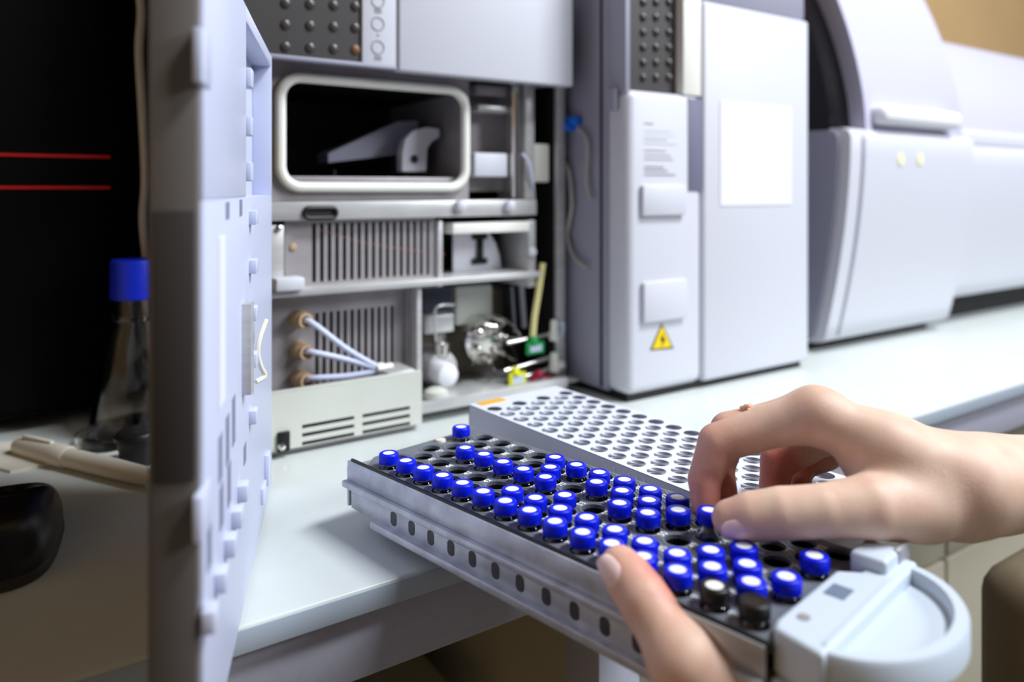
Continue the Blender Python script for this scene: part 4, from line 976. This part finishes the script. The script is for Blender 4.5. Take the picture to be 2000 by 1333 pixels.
def nail(parent, p, along, normal, L, Wd):
    along = Vector(along).normalized(); normal = Vector(normal); normal = (normal - along * normal.dot(along)).normalized(); side = along.cross(normal)
    bm = bmesh.new(); n, m_ = 10, 10; g = []
    for i in range(n + 1):
        row = []
        for j in range(m_ + 1):
            s_, t_ = -1 + 2 * i / n, -1 + 2 * j / m_
            wd = Wd * (1 - 0.35 * abs(s_) ** 3); a = t_ * 0.95
            row.append(bm.verts.new(Vector(p) + along * (s_ * L * math.sqrt(max(0, 1 - 0.22 * t_ * t_))) + side * (wd * math.sin(a)) + normal * (wd * (math.cos(a) - 1) * 0.85 - 0.0009 * s_ * s_)))
        g.append(row)
    for i in range(n):
        for j in range(m_): bm.faces.new((g[i][j], g[i + 1][j], g[i + 1][j + 1], g[i][j + 1]))
    r = bmesh.ops.extrude_face_region(bm, geom=bm.faces[:])
    for v in [q for q in r['geom'] if isinstance(q, bmesh.types.BMVert)]: v.co += normal * 0.0005
    return obj('nail', bm, M_NAIL, parent)

person = empty('person', pd(2150, 960, 0.36), 'person whose two bare hands reach in, one pinching a vial, one gripping the tray', 'person')
# right hand, pinching the vial
idx_f = [J(1600, 812, 0.366, 0.0125), J(1500, 834, 0.374, 0.0104), J(1402, 866, 0.378, 0.0098), J(1376, 938, 0.3765, 0.0082), J(1379, 992, 0.372, 0.0068)]
mid_f = [J(1592, 806, 0.388, 0.0125), J(1500, 826, 0.396, 0.0102), J(1424, 842, 0.398, 0.0098), J(1402, 915, 0.391, 0.0082), J(1414, 968, 0.382, 0.0070)]
rng_f = [J(1622, 830, 0.408, 0.0120), J(1570, 872, 0.412, 0.0098), J(1518, 902, 0.414, 0.0090), J(1512, 950, 0.408, 0.0078), J(1520, 985, 0.398, 0.0068)]
pky_f = [J(1660, 850, 0.424, 0.0105), J(1612, 890, 0.428, 0.0085), J(1572, 905, 0.430, 0.0078), J(1560, 930, 0.424, 0.0068), J(1565, 950, 0.416, 0.0060)]
thb_f = [J(1800, 985, 0.342, 0.0170), J(1700, 990, 0.334, 0.0138), J(1610, 998, 0.333, 0.0112), J(1528, 1003, 0.336, 0.0112), J(1470, 1009, 0.3395, 0.0106), J(1428, 1014, 0.343, 0.0086)]
palm_r = [([J(1600, 812, 0.366, 0.0125), J(1740, 885, 0.352, 0.0150), J(1880, 945, 0.346, 0.0180)], 0.012),
          ([J(1594, 808, 0.388, 0.0125), J(1740, 880, 0.376, 0.0150), J(1880, 945, 0.358, 0.0180)], 0.014),
          ([J(1622, 830, 0.408, 0.0120), J(1750, 890, 0.394, 0.0145), J(1885, 948, 0.370, 0.0170)], 0.014),
          ([J(1660, 850, 0.424, 0.0105), J(1765, 905, 0.410, 0.0140), J(1890, 950, 0.380, 0.0165)], 0.014),
          ([J(1690, 915, 0.360, 0.0070), J(1765, 955, 0.358, 0.0115), J(1850, 968, 0.353, 0.0165)], 0.014),
          ([J(1880, 947, 0.350, 0.0178), J(1950, 940, 0.358, 0.0168), J(2150, 930, 0.385, 0.0200), J(2380, 908, 0.415, 0.0245)], 0.014),
          ([J(1890, 950, 0.374, 0.0165), J(1950, 945, 0.380, 0.0170), J(2150, 930, 0.405, 0.0210), J(2380, 913, 0.435, 0.0245)], 0.016)]
flush_r = [(idx_f[2][0], 0.016, 0.45), (idx_f[4][0], 0.014, 0.5), (mid_f[2][0], 0.014, 0.4), (mid_f[4][0], 0.014, 0.6), (rng_f[3][0], 0.02, 0.7), (rng_f[2][0], 0.016, 0.6), (thb_f[5][0], 0.012, 0.35), (idx_f[0][0], 0.016, 0.2), (idx_f[3][0], 0.012, 0.35), (thb_f[1][0], 0.014, 0.15), (pky_f[2][0], 0.02, 0.6)]
dents_r = [(N3(pd(1440, 884, 0.370)), 0.004, 0.0012), (N3(pd(1392, 936, 0.368)), 0.0032, 0.0008)]
rh_ = make_hand('hand', palm_r, [idx_f, mid_f, rng_f, pky_f, thb_f], flush_r, person, 'bare right hand with thin gold ring pinching a blue vial cap', dents=dents_r)
tv = Vector(thb_f[5][0] - thb_f[4][0])
nrm = FWD * -0.93 + UP * -0.22 + RGT * -0.1
nail(rh_, Vector(thb_f[4][0]).lerp(Vector(thb_f[5][0]), 0.80) + nrm.normalized() * 0.0101, tv, nrm, 0.0076, 0.0064)
# ring on the middle finger
ra, rb2 = Vector(mid_f[1][0]), Vector(mid_f[2][0]); rc = ra.lerp(rb2, 0.42); dr_ = (rb2 - ra).normalized(); u, v = frame_at(dr_)
rg_ = empty('finger_ring', rc, 'thin rose gold ring with a small twisted front on a finger of the pinching hand', 'ring')
obj('band', tube(bmesh.new(), [rc + (u * math.cos(t) + v * math.sin(t)) * 0.0107 for t in [k * math.pi / 18 for k in range(36)]], 0.0008, 8, True), M_GOLD, rg_)
top = rc + (UP - dr_ * UP.dot(dr_)).normalized() * 0.0108
obj('twist', tube(bmesh.new(), smooth_path([top - dr_ * 0.003 - RGT * 0.001, top + Vector((0, 0, 0.001)) + FWD * -0.003, top + dr_ * 0.0035 + FWD * -0.001], 5), 0.0009, 8), M_GOLD, rg_)
# left hand, thumb over the tray side and fingers below
lt = [J(1470, 1400, 0.288, 0.0175), J(1338, 1292, 0.290, 0.0130), J(1290, 1222, 0.299, 0.0108), J(1258, 1172, 0.306, 0.0108), J(1228, 1130, 0.313, 0.0100), J(1212, 1108, 0.3165, 0.0086)]
def tl(u_, v_, z_): return TW @ Vector((u_, v_, z_))
def T(u_, v_, z_, r): return (N3(tl(u_, v_, z_)), r)
zf = -0.0335
fing = []
for k, (u_, ln) in enumerate(((0.199, 0.070), (0.217, 0.076), (0.235, 0.072), (0.252, 0.060))):
    fing.append([T(u_ + 0.012 - 0.004 * k, -0.034, zf - 0.030, 0.0115), T(u_ + 0.004, -0.006, zf - 0.0155, 0.0095), T(u_, 0.018, zf - 0.0098, 0.0085), T(u_ - 0.002, ln - 0.032, zf - 0.0086, 0.0075), T(u_ - 0.003, ln - 0.018, zf - 0.0084, 0.0066)])
wr = T(0.262, -0.105, zf - 0.075, 0.022)
palm_l = [([fing[0][0], T(0.222, -0.060, zf - 0.048, 0.0150), wr], 0.012), ([fing[1][0], T(0.233, -0.062, zf - 0.052, 0.0150), wr], 0.014),
          ([fing[2][0], T(0.243, -0.065, zf - 0.056, 0.0145), wr], 0.014), ([fing[3][0], T(0.252, -0.068, zf - 0.060, 0.0140), wr], 0.014),
          ([lt[1], lt[0], wr], 0.014), ([fing[0][0], lt[0]], 0.016),
          ([wr, T(0.300, -0.18, zf - 0.125, 0.0250)], 0.016)]
flush_l = [(lt[5][0], 0.014, 0.45), (lt[3][0] + N3(RGT) * 0.009, 0.012, 0.5), (lt[4][0] + N3(RGT) * 0.01, 0.010, 0.6), (lt[1][0], 0.02, 0.15)]
lh_ = make_hand('hand', palm_l, fing + [lt], flush_l, person, 'bare left hand gripping the tray side, thumb on top', h=0.0014)
tv = Vector(lt[5][0] - lt[4][0]); nrm = RGT * -0.72 + FWD * -0.62 + UP * 0.25
nrm = (nrm - tv.normalized() * nrm.dot(tv.normalized())).normalized()
nail(lh_, Vector(lt[4][0]).lerp(Vector(lt[5][0]), 0.72) + nrm * 0.0101, tv, nrm, 0.0074, 0.0064)
